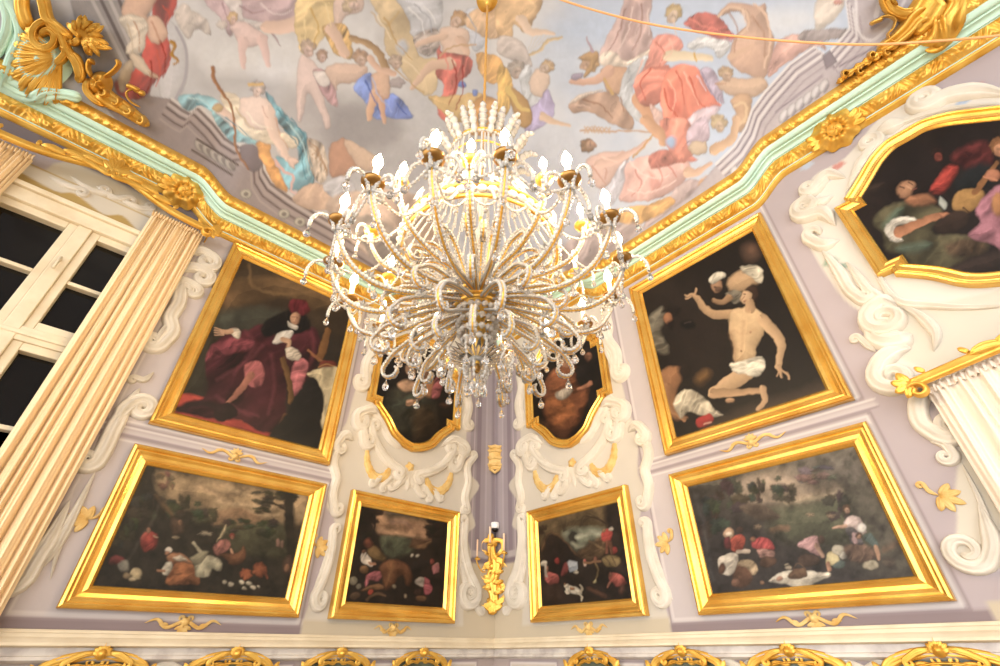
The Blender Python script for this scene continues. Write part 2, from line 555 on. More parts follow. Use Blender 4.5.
OV = []   # cartouche frame outline, relative to its centre line (half width .55) - filled below
def cart_outline(c, w=0.55, zb=3.60, zt=5.0, n=5):
    """outline of the shaped frames: straight sides, stepped ears, bowed top and bottom"""
    zl, zh = 3.97, 4.63
    half = [(w * .86, zl - .035), (w * .80, zl - .06), (w * .62, zl - .15), (w * .44, zl - .27), (w * .22, zl - .34), (0, zb)]
    lo = catmull(half, n)
    hi = catmull([(w * .86, zh + .035), (w * .80, zh + .06), (w * .64, zh + .14), (w * .42, zh + .25), (w * .2, zh + .315), (0, zt - .05)], n)
    pts = [(w, zl), (w * .86, zl)] + [tuple(q) for q in lo]
    left = [(-a, b) for a, b in pts[::-1]][1:]
    up = [(-w, zh), (-w * .86, zh)] + [(-a, b) for a, b in hi]
    right = [(-a, b) for a, b in up[::-1]][1:]
    return np.array([(c + a, b) for a, b in pts + left + up + right])

OVC = {('L', 0): 1.085, ('R', 0): 1.10, ('R', 1): 4.30}

def paint_wall(side, S, Z):
    p = Painter(S, Z, (183, 171, 173))
    LIL, DRK, CRM, TAN = (208, 197, 196), (160, 147, 152), (224, 215, 201), (212, 198, 174)
    # corner pilaster
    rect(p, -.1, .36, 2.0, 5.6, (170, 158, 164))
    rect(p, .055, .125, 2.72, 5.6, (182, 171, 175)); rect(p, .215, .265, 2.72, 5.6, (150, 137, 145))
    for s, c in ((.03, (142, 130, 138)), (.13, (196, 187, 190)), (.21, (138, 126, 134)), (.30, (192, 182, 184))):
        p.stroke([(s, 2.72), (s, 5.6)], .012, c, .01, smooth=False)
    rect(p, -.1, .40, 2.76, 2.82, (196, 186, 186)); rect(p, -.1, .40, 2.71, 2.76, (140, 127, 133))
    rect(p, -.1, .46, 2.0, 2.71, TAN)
    # bay with the small pictures: pale stucco field with a curling edge
    p.fill([(.46, 2.1), (.44, 2.6), (.30, 2.75), (.36, 2.95), (.26, 3.05), (.34, 3.25), (.22, 3.45), (.40, 3.6), (.42, 4.0), (.46, 4.4), (.40, 4.8), (.50, 5.4),
            (1.72, 5.4), (1.78, 4.8), (1.70, 4.4), (1.76, 4.0), (1.78, 3.7), (1.84, 3.55), (1.76, 3.2), (1.82, 3.0), (1.70, 2.85), (1.74, 2.5), (1.80, 2.2), (1.80, 2.1)], CRM, .015)
    p.noise(0.025, 2.2, 3)
    rect(p, .3, 1.80, 2.06, 2.2, TAN)
    # bay with the large pictures
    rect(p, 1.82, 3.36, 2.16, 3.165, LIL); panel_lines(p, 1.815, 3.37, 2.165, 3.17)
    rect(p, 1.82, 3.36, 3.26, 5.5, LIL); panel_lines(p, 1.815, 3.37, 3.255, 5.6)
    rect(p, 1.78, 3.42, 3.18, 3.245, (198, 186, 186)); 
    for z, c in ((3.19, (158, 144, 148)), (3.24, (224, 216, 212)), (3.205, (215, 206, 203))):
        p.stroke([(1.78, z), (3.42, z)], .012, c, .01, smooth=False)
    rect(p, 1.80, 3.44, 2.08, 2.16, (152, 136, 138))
    rect(p, 3.44, 3.66, 2.06, 2.19, TAN)
    # pale edging along the scrolls of the opening bay
    if side == 'L':
        p.fill([(3.62, 2.2), (3.55, 2.6), (3.60, 3.0), (3.50, 3.4), (3.52, 3.8), (3.42, 4.3), (3.46, 4.8), (3.62, 5.0), (4.4, 5.02), (4.4, 2.2)], (222, 211, 190), .015)
        rect(p, 3.5, 4.7, 4.62, 4.92, (196, 166, 104))
        p.fill([(3.6, 4.90), (4.6, 4.90), (4.6, 4.84), (4.3, 4.78), (4.2, 4.83), (4.0, 4.76), (3.9, 4.82), (3.75, 4.74), (3.66, 4.8)], (232, 222, 205), .015)
        p.fill([(3.95, 4.70), (4.1, 4.74), (4.2, 4.69), (4.14, 4.65), (4.0, 4.65)], (214, 178, 104), .02)
        p.fill([(3.36, 5.0), (3.8, 5.1), (4.4, 5.1), (5.2, 5.05), (5.2, 5.3), (3.3, 5.3)], (128, 118, 120), .03)
        for s, z, c in ((3.62, 5.06, (196, 130, 120)), (3.55, 5.08, (110, 124, 140)), (4.5, 5.1, (120, 130, 146)), (4.56, 5.08, (190, 140, 130)), (3.48, 4.98, (198, 140, 132)), (3.44, 4.95, (150, 158, 166)), (3.42, 4.52, (150, 172, 150)), (3.45, 4.47, (140, 164, 142))):
            p.blob(s, z, .035, .03, c, soft=.02, rough=.2)
    else:
        p.fill([on_wall('R', *q) for q in ((1012, 84), (925, 92), (880, 118), (845, 158), (814, 176), (800, 206), (806, 238), (822, 268), (845, 300), (868, 318), (880, 345), (876, 372), (905, 385), (960, 352), (1012, 335))] + [(5.0, 3.3), (5.6, 3.4), (5.6, 5.1)], (232, 225, 213), .015)
        p.fill([(3.60, 2.3), (3.50, 2.55), (3.66, 2.9), (3.70, 3.3), (3.6, 3.5), (3.75, 3.7), (4.3, 3.6), (5.6, 3.6), (5.6, 2.3)], (230, 222, 206), .015)
        for x, y, c in ((788, 146, (232, 178, 172)), (807, 166, (205, 216, 232)), (838, 166, (226, 160, 150)), (829, 178, (190, 204, 226)), (800, 209, (232, 176, 170)), (806, 205, (206, 216, 232)), (965, 100, (184, 202, 228)), (975, 88, (226, 176, 168)), (830, 262, (176, 196, 176)), (840, 268, (168, 190, 172))):
            s, z = on_wall('R', x, y); p.blob(s, z, .045, .03, c, soft=.02, rough=.25)
    # lower wall
    rect(p, -.2, 6.3, 1.0, 2.0, (186, 172, 166))
    for k in range(7):
        s0 = .2 + k * .8
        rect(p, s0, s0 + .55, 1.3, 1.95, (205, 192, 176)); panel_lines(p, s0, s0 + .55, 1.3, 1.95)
    p.noise(0.03, 1.3, 8); p.noise(0.03, 7, 9)
    p.stroke([(2.6, 2.2), (2.62, 3.2)], .01, (200, 190, 188), .02, alpha=.3)
    return p

def build_wall(side):
    step = 0.0125
    ss = np.arange(0, WS1 + step, step); zz = np.arange(WZ0, WZ1 + step, step)
    S, Z = np.meshgrid(ss, zz, indexing='ij'); S = S.ravel(); Z = Z.ravel()
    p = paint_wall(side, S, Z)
    V = np.stack([np.zeros_like(S), -S, Z], 1) if side == 'L' else np.stack([S, np.zeros_like(S), Z], 1)
    F = quad_index(len(ss), len(zz))
    if side == 'L':
        c = F[:, 0]; cs, cz = S[c], Z[c]
        F = F[~((cs > 3.485) & (cs < 4.60) & (cz < 4.60))]
        F = F[:, ::-1]
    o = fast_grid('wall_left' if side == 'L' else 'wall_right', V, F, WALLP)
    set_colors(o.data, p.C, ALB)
    tag(o, kind='structure')
    return o

for sd in 'LR': build_wall(sd)

# floor far below the view
V, F = box_geo((-.3, -8.9, -.2), (8.9, .3, 0.0))
tag(mesh_obj('floor', V, F, FLOORM, smooth=False), kind='structure')

# ------------------------------------------------------------------ entablature under the pictures
def wall_profile(name, side, s0, s1, prof, mat, parent=None, kind='structure', mitre=True, zoff=None, n=2):
    """profile (d, z) drawn along the wall; the end at the room corner is mitred"""
    V = []
    for i in range(n):
        t = i / (n - 1)
        for d, z in prof:
            s = s0 + (s1 - s0) * t
            if mitre: s = max(s0 + d, s0 + d + (s1 - s0 - d) * t)
            V.append(wall_pt(side, s, z + (zoff(s) if zoff else 0), d))
    o = mesh_obj(name, V, grid_faces(n, len(prof)), mat, parent, smooth=False, recalc=False)
    if kind and not parent: tag(o, kind=kind)
    return o

PROF_ENT = [(0, 2.115), (.018, 2.113), (.022, 2.10), (.03, 2.095), (.035, 2.08), (.05, 2.07), (.065, 2.055), (.068, 2.042), (.05, 2.036), (.03, 2.034), (.0, 2.034)]
PROF_MAR = [(0, 2.034), (.028, 2.034), (.028, 2.0), (.04, 1.995), (.04, 1.98), (.02, 1.97), (0, 1.965)]
for i, sd in enumerate('LR'):
    s1 = 3.49 if sd == 'L' else 5.6
    wall_profile('trim_%d' % (i + 1), sd, 0, s1, PROF_ENT, STONE)
    wall_profile('trim_%d' % (i + 3), sd, 0, s1, PROF_MAR, MARBLE)

# ------------------------------------------------------------------ cornice: gilded bead, leaf band, mint mouldings, gilded rope
ZC = 5.045
SMAX = 6.2

def cornice_strip(name, side, d0, h0, d1, h1, mat, parent, hf=None, nu=400, nv=3, bow=0.0, seg=None):
    """strip between two profile points; hf(s, v) is the carved relief along its normal"""
    V = []
    sm = np.linspace(0, SMAX, nu)
    dd, hh = d1 - d0, h1 - h0
    L = math.hypot(dd, hh); nd, nh = hh / L, -dd / L
    for s_ in sm:
        for j in range(nv):
            v = j / (nv - 1)
            b = bow * math.sin(PI * v) + (hf(s_, v) if hf else 0)
            d = d0 + dd * v + nd * b; h = h0 + hh * v + nh * b
            s = d + (SMAX - d) * s_ / SMAX
            V.append(wall_pt(side, s, ZC + h + float(rise(s)), d))
    return mesh_obj(name, V, grid_faces(nu, nv), mat, parent, recalc=False)

def leaf_relief(s, v):
    """running acanthus: a curled boss each period with ribbed leaves fanned between"""
    per = 0.245; u = (s % per) / per
    e = math.sin(PI * v) ** 0.6
    bx, by = (u - .5) * per / .058, (v - .45) / .42
    r = math.hypot(bx, by)
    boss = 0.046 * math.exp(-(r / .85) ** 4) * (0.75 + 0.25 * math.cos(r * 7.5 - math.atan2(by, bx)))
    k = (u if u < .5 else 1 - u) * 2
    ribs = 0.010 + 0.022 * (0.5 + 0.5 * math.cos(2 * PI * (u * 7 + (v - .5) * 1.6 * (1 if u < .5 else -1))))
    w = 0.8 + 0.4 * math.sin(s * 23.0 + 7 * v) * math.sin(s * 9.1)
    return e * max(boss, w * 1.15 * ribs * (0.6 + .6 * math.sin(PI * min(1, k * 1.1)))) - 0.002

def rope_relief(s, v):
    e = math.sin(PI * v) ** 0.7
    u = s / 0.075 + v * 1.2
    u += .25 * math.sin(s * 7.3) + .3 * math.sin(v * 4)
    w = .75 + .45 * math.sin(s * 11.7) * math.sin(s * 4.3 + 1)
    return e * (0.014 + w * (0.018 * (0.5 + 0.5 * math.cos(2 * PI * u)) + 0.007 * math.cos(2 * PI * u * 2.6 + 5 * v)))

for i, sd in enumerate('LR'):
    root = empty('trim_%d' % (i + 5), kind='structure')
    cornice_strip('fillet', sd, .0, -.01, .03, .0, GOLD, root, nv=3, bow=.006)
    cornice_strip('bead', sd, .03, .0, .042, .022, GOLD, root, nv=5, bow=.008)
    cornice_strip('mint_ground', sd, .042, .022, .105, .112, MINT, root, nv=3)
    cornice_strip('leaf_band', sd, .050, .026, .108, .105, GOLD, root, leaf_relief, nu=1300, nv=11)
    cornice_strip('mint_step', sd, .105, .112, .118, .112, MINT, root)
    cornice_strip('mint_cove', sd, .118, .112, .165, .128, MINT, root, nv=6, bow=-.012)
    cornice_strip('mint_fillet', sd, .165, .128, .172, .14, MINT, root, nv=3, bow=.004)
    cornice_strip('mint_torus', sd, .172, .14, .228, .15, MINT, root, nv=7, bow=.014)
    cornice_strip('mint_lip', sd, .228, .15, .236, .162, MINT, root, nv=3)
    cornice_strip('rope_band', sd, .232, .158, .282, .205, GOLD, root, rope_relief, nu=1100, nv=9)
    cornice_strip('crown_fillet', sd, .282, .205, .262, .26, GOLD, root, nv=3, bow=.006)
# ------------------------------------------------------------------ painted ceiling
def paint_ceiling(X, Y, wx, wy):
    p = Painter(X, Y, (204, 204, 210), .8)
    XB, YB = p.X, p.Y; p.pastel = .12; p.foldk = 2.3; p.contour = .3
    def steady(on):
        p.X, p.Y = (X, Y) if on else (XB, YB)
    # sky: warm grey clouds over the left, open blue over the right
    t = np.clip((X - 330) / 330, 0, 1)[:, None]; t = np.where((X < -5000)[:, None], .5, t)
    base = lin((200, 198, 200)) * (1 - t) + lin((202, 214, 234)) * t
    n = fbm(wx * 1.3, -wy * 1.3, 2, 5)[:, None]
    w = np.clip((n - .42) * 3.2, 0, 1)
    p.C = base * (1 - w) + lin((226, 226, 229)) * w
    n2 = np.clip((fbm(wx * 2.1 + 9, -wy * 2.1, 14, 4) - .52) * 4, 0, 1)[:, None] * (1 - t)
    p.C = p.C * (1 - .6 * n2) + lin((172, 168, 172)) * .6 * n2
    Z = p.Z
    # cloud banks with shadowed undersides
    for cx, cy, rx, ry, c in ((250, 40, 60, 28, (216, 215, 216)), (330, 150, 60, 38, (186, 183, 186)), (420, 150, 62, 36, (198, 197, 200)), (380, 120, 26, 24, (160, 156, 160)),
                              (345, 125, 22, 26, (166, 163, 166)), (440, 110, 34, 34, (206, 207, 212)), (560, 190, 40, 40, (200, 202, 212)), (545, 165, 20, 22, (216, 216, 222)),
                              (570, 60, 40, 22, (210, 220, 236)), (600, 30, 46, 20, (196, 212, 236)), (740, 30, 40, 18, (206, 218, 238)), (800, 20, 30, 16, (222, 228, 238)), (215, 30, 40, 18, (214, 213, 216))):
        p.blob(cx, cy, rx, ry, c, soft=26, alpha=.8, rough=.1, rim=0)
    for cx, cy, rx, ry, c in ((352, 132, 26, 26, (152, 149, 152)), (378, 128, 22, 24, (160, 157, 160)), (405, 168, 30, 22, (178, 176, 180)), (310, 175, 30, 18, (184, 181, 184)), (235, 60, 34, 14, (226, 226, 228)), (275, 70, 22, 10, (222, 222, 226)),
                              (455, 95, 22, 30, (214, 216, 222)), (545, 175, 26, 26, (188, 192, 204)), (560, 150, 20, 20, (208, 212, 222)), (300, 20, 30, 14, (190, 187, 190)), (520, 100, 30, 22, (214, 220, 232)), (610, 60, 26, 12, (222, 228, 238)), (770, 22, 34, 12, (228, 232, 240))):
        p.blob(cx, cy, rx, ry, c, soft=14, alpha=.75, rough=.16, rim=0)
    # --- upper left: fictive columns and arch
    steady(True)
    p.fill([(70, 0), (150, 0), (150, 100), (100, 95), (85, 60)], (146, 139, 138), 2, smooth=False)
    for k in range(4):
        p.stroke([(92 + k * 9, 0), (124 + k * 7, 62)], 3.5, (112, 104, 104) if k % 2 else (186, 180, 178), smooth=False)
    p.fill([(160, 20), (176, 26), (187, 48), (187, 78), (178, 100), (166, 112), (158, 80)], (206, 204, 208), 2, rim=.15)
    p.stroke([(176, 27), (186, 50), (185, 78), (176, 98)], 2.5, (176, 172, 178))
    # fictive cornice along the left edge
    p.fill([(90, 90), (150, 96), (172, 99), (184, 108), (192, 112), (199, 106), (214, 121), (226, 136), (240, 145), (254, 144), (263, 152), (264, 168), (272, 181), (292, 196),
            (318, 212), (350, 230), (392, 262), (440, 300), (400, 330), (330, 272), (255, 228), (205, 168), (130, 135)], (150, 136, 134), 1.5, smooth=False)
    edge = np.array([(172, 99), (184, 108), (192, 112), (199, 106), (214, 121), (226, 136), (240, 145), (254, 144), (263, 152), (264, 168), (272, 181), (292, 196), (318, 212), (350, 230), (400, 262)], float)
    for k, (off, w, c) in enumerate(((0, 2.4, (214, 206, 202)), (3, 1.6, (120, 106, 104)), (6, 3, (188, 177, 174)), (9.5, 2, (110, 97, 95)), (13, 4, (170, 157, 154)), (17, 1.8, (120, 106, 104)), (22, 2, (172, 160, 156)))):
        p.stroke(edge + np.array([-off * .55, off * .9]), w, c, smooth=False)
    p.fill([(240, 147), (252, 144), (262, 152), (262, 166), (254, 172), (244, 165)], (118, 104, 108), 2)
    for k in range(5):
        cx, cy = 200 + k * 7.5, 146 + k * 4.6
        p.blob(cx, cy, 4.6, 7.5, (176, 166, 156), ang=-35, rim=.5); p.blob(cx + 2, cy + 2, 2, 5, (108, 95, 88), ang=-35, alpha=.8)
    p.stroke([(197, 139), (238, 165)], 2, (98, 86, 82)); p.stroke([(192, 150), (232, 175)], 2, (104, 92, 86))
    for cx, cy in ((246, 194), (284, 214), (300, 222)):
        p.blob(cx, cy, 6, 5, (190, 182, 166), rim=.5); p.blob(cx, cy, 2.4, 2, (120, 108, 98))
    steady(False)
    # --- figure with the red mantle, upper left
    Z(100, 0, 5)
    p.fill([(270, -20), (380, -20), (375, 60), (335, 120), (340, 200), (362, 280), (335, 365), (280, 400), (240, 468), (170, 500), (100, 480), (65, 410), (150, 370), (205, 270), (210, 190), (260, 90)], (172, 62, 50), fold=(20, 95, .3))
    p.fill([(110, 20), (150, -30), (285, -30), (262, 40), (232, 80), (240, 140), (120, 95)], (220, 182, 158), rim=.3)
    p.fill([(232, 90), (290, 78), (332, 150), (332, 182), (290, 222), (250, 190)], (226, 188, 164), rim=.3)
    p.fill([(90, 90), (160, 70), (228, 100), (238, 170), (205, 262), (130, 262), (145, 190)], (226, 212, 194), fold=(70, 60, .16), rim=.2)
    p.fill([(148, 268), (205, 280), (245, 340), (288, 388), (240, 382), (165, 322)], (228, 208, 184), rim=.25)
    p.fill([(88, 385), (130, 300), (166, 320), (132, 444), (98, 452)], (206, 184, 156), rim=.3)
    for k in range(4): p.stroke([(240 + k * 12, 352 + k * 5), (256 + k * 12, 384 + k * 3)], 4, (186, 150, 128))
    p.stroke([(350, 205), (375, 225), (360, 270), (388, 300), (372, 325)], 20, (186, 142, 78), w1=8, shade=.3)
    p.fill([(375, 60), (430, 20), (470, 60), (540, 100), (555, 175), (490, 150), (440, 200), (395, 130)], (196, 184, 176), fold=(30, 50, .14), alpha=.85)
    # mauve drapery with the putto
    p.fill([(545, -20), (1010, -20), (1010, 92), (900, 115), (850, 160), (905, 240), (880, 190), (820, 120), (700, 90), (655, 190), (600, 90)], (196, 172, 178), fold=(60, 110, .16))
    p.fill([(600, -20), (700, -20), (730, 100), (840, 110), (835, 150), (740, 130), (660, 60)], (224, 216, 216), fold=(50, 60, .1))
    p.limb([(840, 135), (920, 135), (1010, 105)], 66, 80, (238, 210, 196), .2)
    p.head(664, 96, 34, (236, 204, 190), (228, 196, 150))
    p.fill([(648, 130), (710, 104), (780, 140), (836, 196), (760, 240), (690, 210), (668, 160)], (234, 208, 204), rim=.22)
    p.limb([(716, 205), (712, 270), (716, 335)], 54, 26, (234, 208, 204), .2); p.limb([(806, 205), (826, 270), (846, 325)], 54, 24, (232, 206, 202), .2)
    p.blob(610, 120, 30, 22, (220, 208, 200), rough=.15, alpha=.8)
    # seated woman in blue with a bow
    Z(180, 90, 5)
    p.fill([(-5, 28), (140, 28), (215, 85), (170, 112), (100, 80), (50, 104), (-5, 72)], (140, 184, 196), fold=(40, 70, .26))
    p.fill([(160, 100), (250, 180), (360, 232), (384, 272), (300, 262), (215, 225)], (142, 186, 196), fold=(50, 60, .26))
    p.fill([(425, 10), (500, 80), (565, 160), (642, 240), (672, 440), (622, 525), (580, 502), (530, 480), (480, 330), (560, 350), (592, 340), (560, 250), (480, 140)], (124, 174, 190), fold=(25, 80, .3))
    p.fill([(380, 262), (442, 250), (462, 330), (542, 505), (460, 462), (408, 350)], (226, 168, 100), fold=(60, 60, .18))
    p.fill([(205, 15), (300, 35), (335, 165), (440, 185), (485, 205), (582, 240), (582, 292), (470, 275), (350, 238), (255, 165)], (234, 220, 198), fold=(70, 50, .14))
    p.fill([(300, 40), (350, 30), (420, 36), (470, 90), (484, 192), (380, 195), (328, 168), (300, 115)], (240, 216, 204), rim=.2)
    p.limb([(445, 110), (458, 200), (500, 280), (548, 350)], 66, 28, (242, 218, 206), .2)
    p.fill([(535, 345), (560, 335), (596, 358), (575, 375), (572, 392), (545, 378)], (238, 208, 194), rim=.2)
    p.limb([(190, 90), (230, 120), (270, 170)], 44, 30, (238, 212, 198), .22); p.blob(192, 92, 26, 20, (206, 178, 130), rim=.3)
    p.head(382, 0, 44, (240, 214, 202), (186, 172, 164), up=-60)
    p.stroke([(340, -28), (410, -30)], 12, (216, 184, 130))
    p.stroke([(165, -118), (178, -40), (240, 45), (268, 130), (275, 230), (295, 320), (350, 400)], 18, (172, 128, 96), w1=8, shade=.35)
    p.stroke([(480, 350), (520, 410), (570, 430), (556, 500), (600, 525)], 16, (226, 186, 180), w1=6)
    # figures behind, brown and mauve
    p.fill([(640, 240), (720, 280), (740, 380), (735, 450), (690, 462), (652, 400)], (200, 184, 168), fold=(10, 40, .26))
    for k in range(7): p.stroke([(650 + k * 12, 260 + k * 20), (690 + k * 8, 290 + k * 20), (668 + k * 12, 330 + k * 16)], 6, (172, 140, 112), alpha=.7)
    p.fill([(745, 292), (780, 250), (832, 248), (895, 385), (800, 432), (750, 432)], (198, 152, 126), rim=.25)
    p.fill([(822, 248), (995, 335), (1000, 400), (900, 392)], (220, 192, 170), rim=.15)
    p.fill([(560, 545), (650, 470), (740, 470), (840, 420), (845, 565), (760, 595), (640, 600)], (196, 168, 148), fold=(30, 70, .18))
    p.fill([(716, 482), (830, 428), (885, 520), (800, 565)], (208, 207, 214), fold=(40, 40, .12))
    Z(0, 0, 1)
    p.fill([(326, 205), (366, 190), (420, 196), (440, 240), (410, 270), (360, 250)], (196, 174, 158), fold=(40, 22, .18), soft=3)
    p.fill([(352, 225), (372, 215), (398, 236), (404, 270), (376, 262)], (150, 138, 128), fold=(60, 14, .2), soft=3)
    p.fill([(440, 180), (500, 168), (560, 190), (580, 240), (520, 260), (460, 240)], (196, 200, 216), soft=8, alpha=.7)
    # --- middle: goddess in yellow, putti, winged figure
    Z(300, 0, 5)
    p.fill([(-10, -20), (182, -20), (165, 120), (118, 190), (52, 262), (-10, 235)], (234, 208, 156), fold=(70, 70, .14))
    p.fill([(170, 0), (230, -30), (310, -10), (308, 60), (230, 80), (205, 130), (170, 130)], (234, 210, 200), rim=.2)
    p.head(262, 30, 46, (238, 212, 200), (222, 200, 170), up=200)
    p.fill([(108, 130), (165, 120), (240, 130), (262, 285), (215, 290), (160, 252)], (226, 188, 126), fold=(30, 50, .2))
    p.limb([(150, 140), (190, 200), (225, 270)], 56, 48, (236, 208, 192), .22)
    p.stroke([(260, 195), (340, 215), (400, 270), (428, 335)], 34, (200, 172, 140), shade=.4)
    p.fill([(345, -20), (450, -20), (505, 30), (555, 130), (600, 280), (690, 290), (690, 420), (640, 480), (560, 420), (505, 345), (430, 252), (420, 132)], (230, 208, 170), fold=(35, 110, .1))
    p.stroke([(360, 60), (420, 130), (500, 60)], 10, (206, 178, 132), alpha=.6)
    p.fill([(480, 230), (520, 195), (545, 240), (510, 280)], (200, 204, 214), soft=4)
    p.fill([(-10, 285), (60, 300), (100, 360), (115, 460), (148, 600), (150, 640), (122, 632), (84, 520), (40, 468), (20, 580), (-10, 590)], (236, 214, 210), rim=.2)
    p.head(40, 245, 50, (234, 206, 196), (200, 178, 160)); p.head(110, 285, 34, (226, 196, 186), (190, 160, 140))
    p.fill([(58, 358), (120, 345), (160, 380), (192, 522), (160, 520), (120, 480)], (198, 160, 166), fold=(30, 50, .2)); p.fill([(60, 360), (140, 360), (150, 420), (100, 430)], (222, 214, 212), fold=(60, 40, .1))
    p.fill([(130, 350), (170, 318), (240, 320), (335, 330), (310, 400), (200, 425), (180, 450)], (230, 202, 186), rim=.22)
    p.head(300, 292, 46, (226, 198, 182), (196, 164, 138))
    p.fill([(268, 432), (350, 360), (365, 400), (360, 500), (425, 585), (372, 590), (320, 500)], (126, 150, 216), fold=(50, 60, .2))
    p.fill([(412, 512), (470, 470), (552, 552), (556, 596), (430, 582)], (122, 144, 214), fold=(20, 60, .2))
    p.fill([(358, 372), (430, 352), (455, 430), (436, 500), (370, 470)], (232, 196, 172), rim=.25)
    p.limb([(376, 470), (350, 540), (340, 592)], 52, 24, (232, 196, 172), .25); p.limb([(402, 500), (410, 560), (424, 612)], 40, 20, (228, 190, 168), .25)
    p.limb([(352, 290), (395, 340), (470, 372)], 40, 26, (234, 202, 184), .2)
    p.head(476, 318, 44, (228, 202, 186), (204, 184, 168)); p.blob(486, 415, 40, 26, (186, 176, 178), rough=.15)
    p.fill([(478, -20), (690, -20), (705, 130), (622, 182), (560, 182), (538, 80)], (218, 221, 230), fold=(75, 60, .1)); p.fill([(570, 190), (690, 140), (690, 260), (610, 270)], (186, 176, 172), fold=(60, 26, .2))
    p.fill([(820, 60), (920, 40), (930, 200), (880, 260), (840, 190)], (206, 212, 226), fold=(80, 60, .08))
    p.fill([(698, 150), (760, 124), (838, 150), (842, 230), (830, 300), (760, 312), (716, 250)], (236, 210, 194), rim=.22)
    p.limb([(725, 175), (660, 195), (585, 230)], 44, 20, (236, 210, 194), .22); p.limb([(800, 200), (830, 260), (810, 295)], 44, 30, (234, 206, 190), .22)
    p.head(786, 100, 48, (236, 208, 190), (208, 172, 132), up=-30)
    p.fill([(698, 225), (720, 260), (852, 285), (852, 370), (790, 430), (765, 540), (778, 640), (690, 565), (720, 430), (680, 372)], (206, 116, 106), fold=(15, 60, .26))
    p.limb([(745, 320), (655, 335), (562, 432)], 66, 26, (234, 206, 188), .22)
    p.stroke([(700, 280), (760, 235), (880, 225)], 9, (206, 178, 150))
    p.fill([(640, 482), (760, 480), (900, 462), (1000, 540), (1000, 620), (780, 610), (700, 545)], (220, 190, 136), fold=(40, 90, .14)); p.blob(812, 426, 24, 14, (120, 146, 216)); p.blob(872, 462, 14, 22, (124, 148, 214))
    p.fill([(820, 100), (1010, -20), (1010, 150), (960, 200)], (232, 200, 166), fold=(40, 60, .12)); p.fill([(880, 270), (1000, 290), (1010, 400), (930, 405)], (226, 180, 118), fold=(30, 50, .16))
    p.fill([(838, 560), (900, 478), (1000, 520), (1010, 670), (828, 670)], (206, 158, 100), rim=.25, fold=(80, 80, .12))
    # --- right of the cord: musician, cluster, flying messenger, enthroned woman in red
    Z(500, 0, 5)
    p.fill([(-10, -20), (205, -20), (160, 110), (120, 160), (70, 125), (60, 190), (-10, 190)], (230, 196, 154), fold=(60, 60, .16))
    p.limb([(105, 95), (150, 150), (265, 168)], 56, 22, (240, 218, 200), .2)
    p.stroke([(135, 272), (200, 250), (240, 205), (305, 188)], 16, (228, 208, 176), shade=.3)
    for k in range(5): p.stroke([(140 + k * 14, 255 - k * 6), (170 + k * 20, 180)], 3, (216, 206, 192), alpha=.7)
    p.fill([(0, 180), (90, 190), (150, 270), (160, 340), (60, 300), (-10, 260)], (214, 204, 200), fold=(50, 50, .1))
    p.head(80, 355, 50, (208, 190, 178), (190, 180, 172)); p.fill([(100, 380), (150, 330), (160, 450), (220, 560), (130, 530)], (214, 218, 224), fold=(40, 40, .1))
    p.fill([(158, 370), (200, 345), (250, 380), (240, 450), (216, 490), (150, 460)], (234, 210, 192), rim=.2); p.head(228, 335, 42, (232, 208, 190), (214, 186, 150), up=-20)
    p.fill([(140, 560), (200, 500), (245, 450), (272, 560), (190, 650), (130, 660)], (184, 174, 210), fold=(20, 50, .16))
    p.limb([(210, 580), (270, 610), (350, 632)], 40, 14, (232, 206, 184), .2)
    p.fill([(-10, 330), (40, 350), (64, 420), (40, 560), (-10, 600)], (222, 184, 112), fold=(20, 50, .2)); p.fill([(36, 440), (115, 478), (160, 575), (134, 645), (80, 600)], (200, 160, 102), rim=.3)
    p.stroke([(40, 440), (90, 530), (140, 555)], 30, (226, 200, 140), w1=16)
    p.fill([(495, 290), (530, 190), (600, 60), (635, -20), (755, -20), (745, 130), (770, 230), (640, 310), (560, 325)], (206, 180, 176), fold=(15, 90, .18))
    p.fill([(630, 60), (680, 0), (690, 120), (640, 200)], (186, 158, 154), soft=3, alpha=.7)
    p.fill([(490, 292), (560, 248), (640, 305), (765, 225), (700, 312), (540, 338)], (234, 220, 206), fold=(30, 50, .12))
    p.fill([(500, 350), (560, 335), (645, 340), (655, 420), (560, 482), (518, 430)], (210, 172, 144), rim=.25)
    p.head(440, 318, 54, (222, 186, 158), (206, 170, 124), up=-20); p.fill([(390, 300), (440, 262), (488, 256), (490, 300), (440, 380), (420, 380), (450, 310)], (200, 164, 118), rim=.25); p.stroke([(462, 258), (434, 188)], 16, (190, 172, 182), w1=8)
    p.limb([(545, 355), (475, 402), (355, 412)], 58, 26, (226, 190, 172), .22); p.blob(385, 385, 36, 18, (170, 160, 180), ang=-20)
    p.fill([(348, 522), (430, 478), (545, 458), (585, 480), (662, 580), (655, 650), (560, 622), (440, 562), (370, 568)], (196, 164, 144), fold=(20, 90, .18)); p.fill([(348, 524), (400, 470), (520, 450), (440, 480), (380, 510)], (230, 212, 196), soft=2)
    p.stroke([(560, 470), (520, 400)], 14, (206, 176, 130))
    p.fill([(640, 340), (740, 270), (700, 380), (660, 460), (720, 620), (640, 560), (590, 480)], (214, 218, 224), fold=(30, 50, .12))
    p.limb([(700, 500), (760, 580), (790, 665)], 90, 56, (220, 178, 150), .25)
    p.stroke([(400, 652), (560, 654), (770, 657)], 9, (196, 166, 142))
    for q in (0, 1): p.stroke([(420 + k * 18, 648 + (14 if (k + q) % 2 else -14)) for k in range(8)], 7, (204, 178, 156))
    # red figure (left part), then right part
    p.fill([(760, 205), (800, 170), (880, 175), (920, 235), (850, 300), (800, 345), (730, 350), (690, 410), (720, 330)], (226, 156, 142), fold=(40, 60, .16))
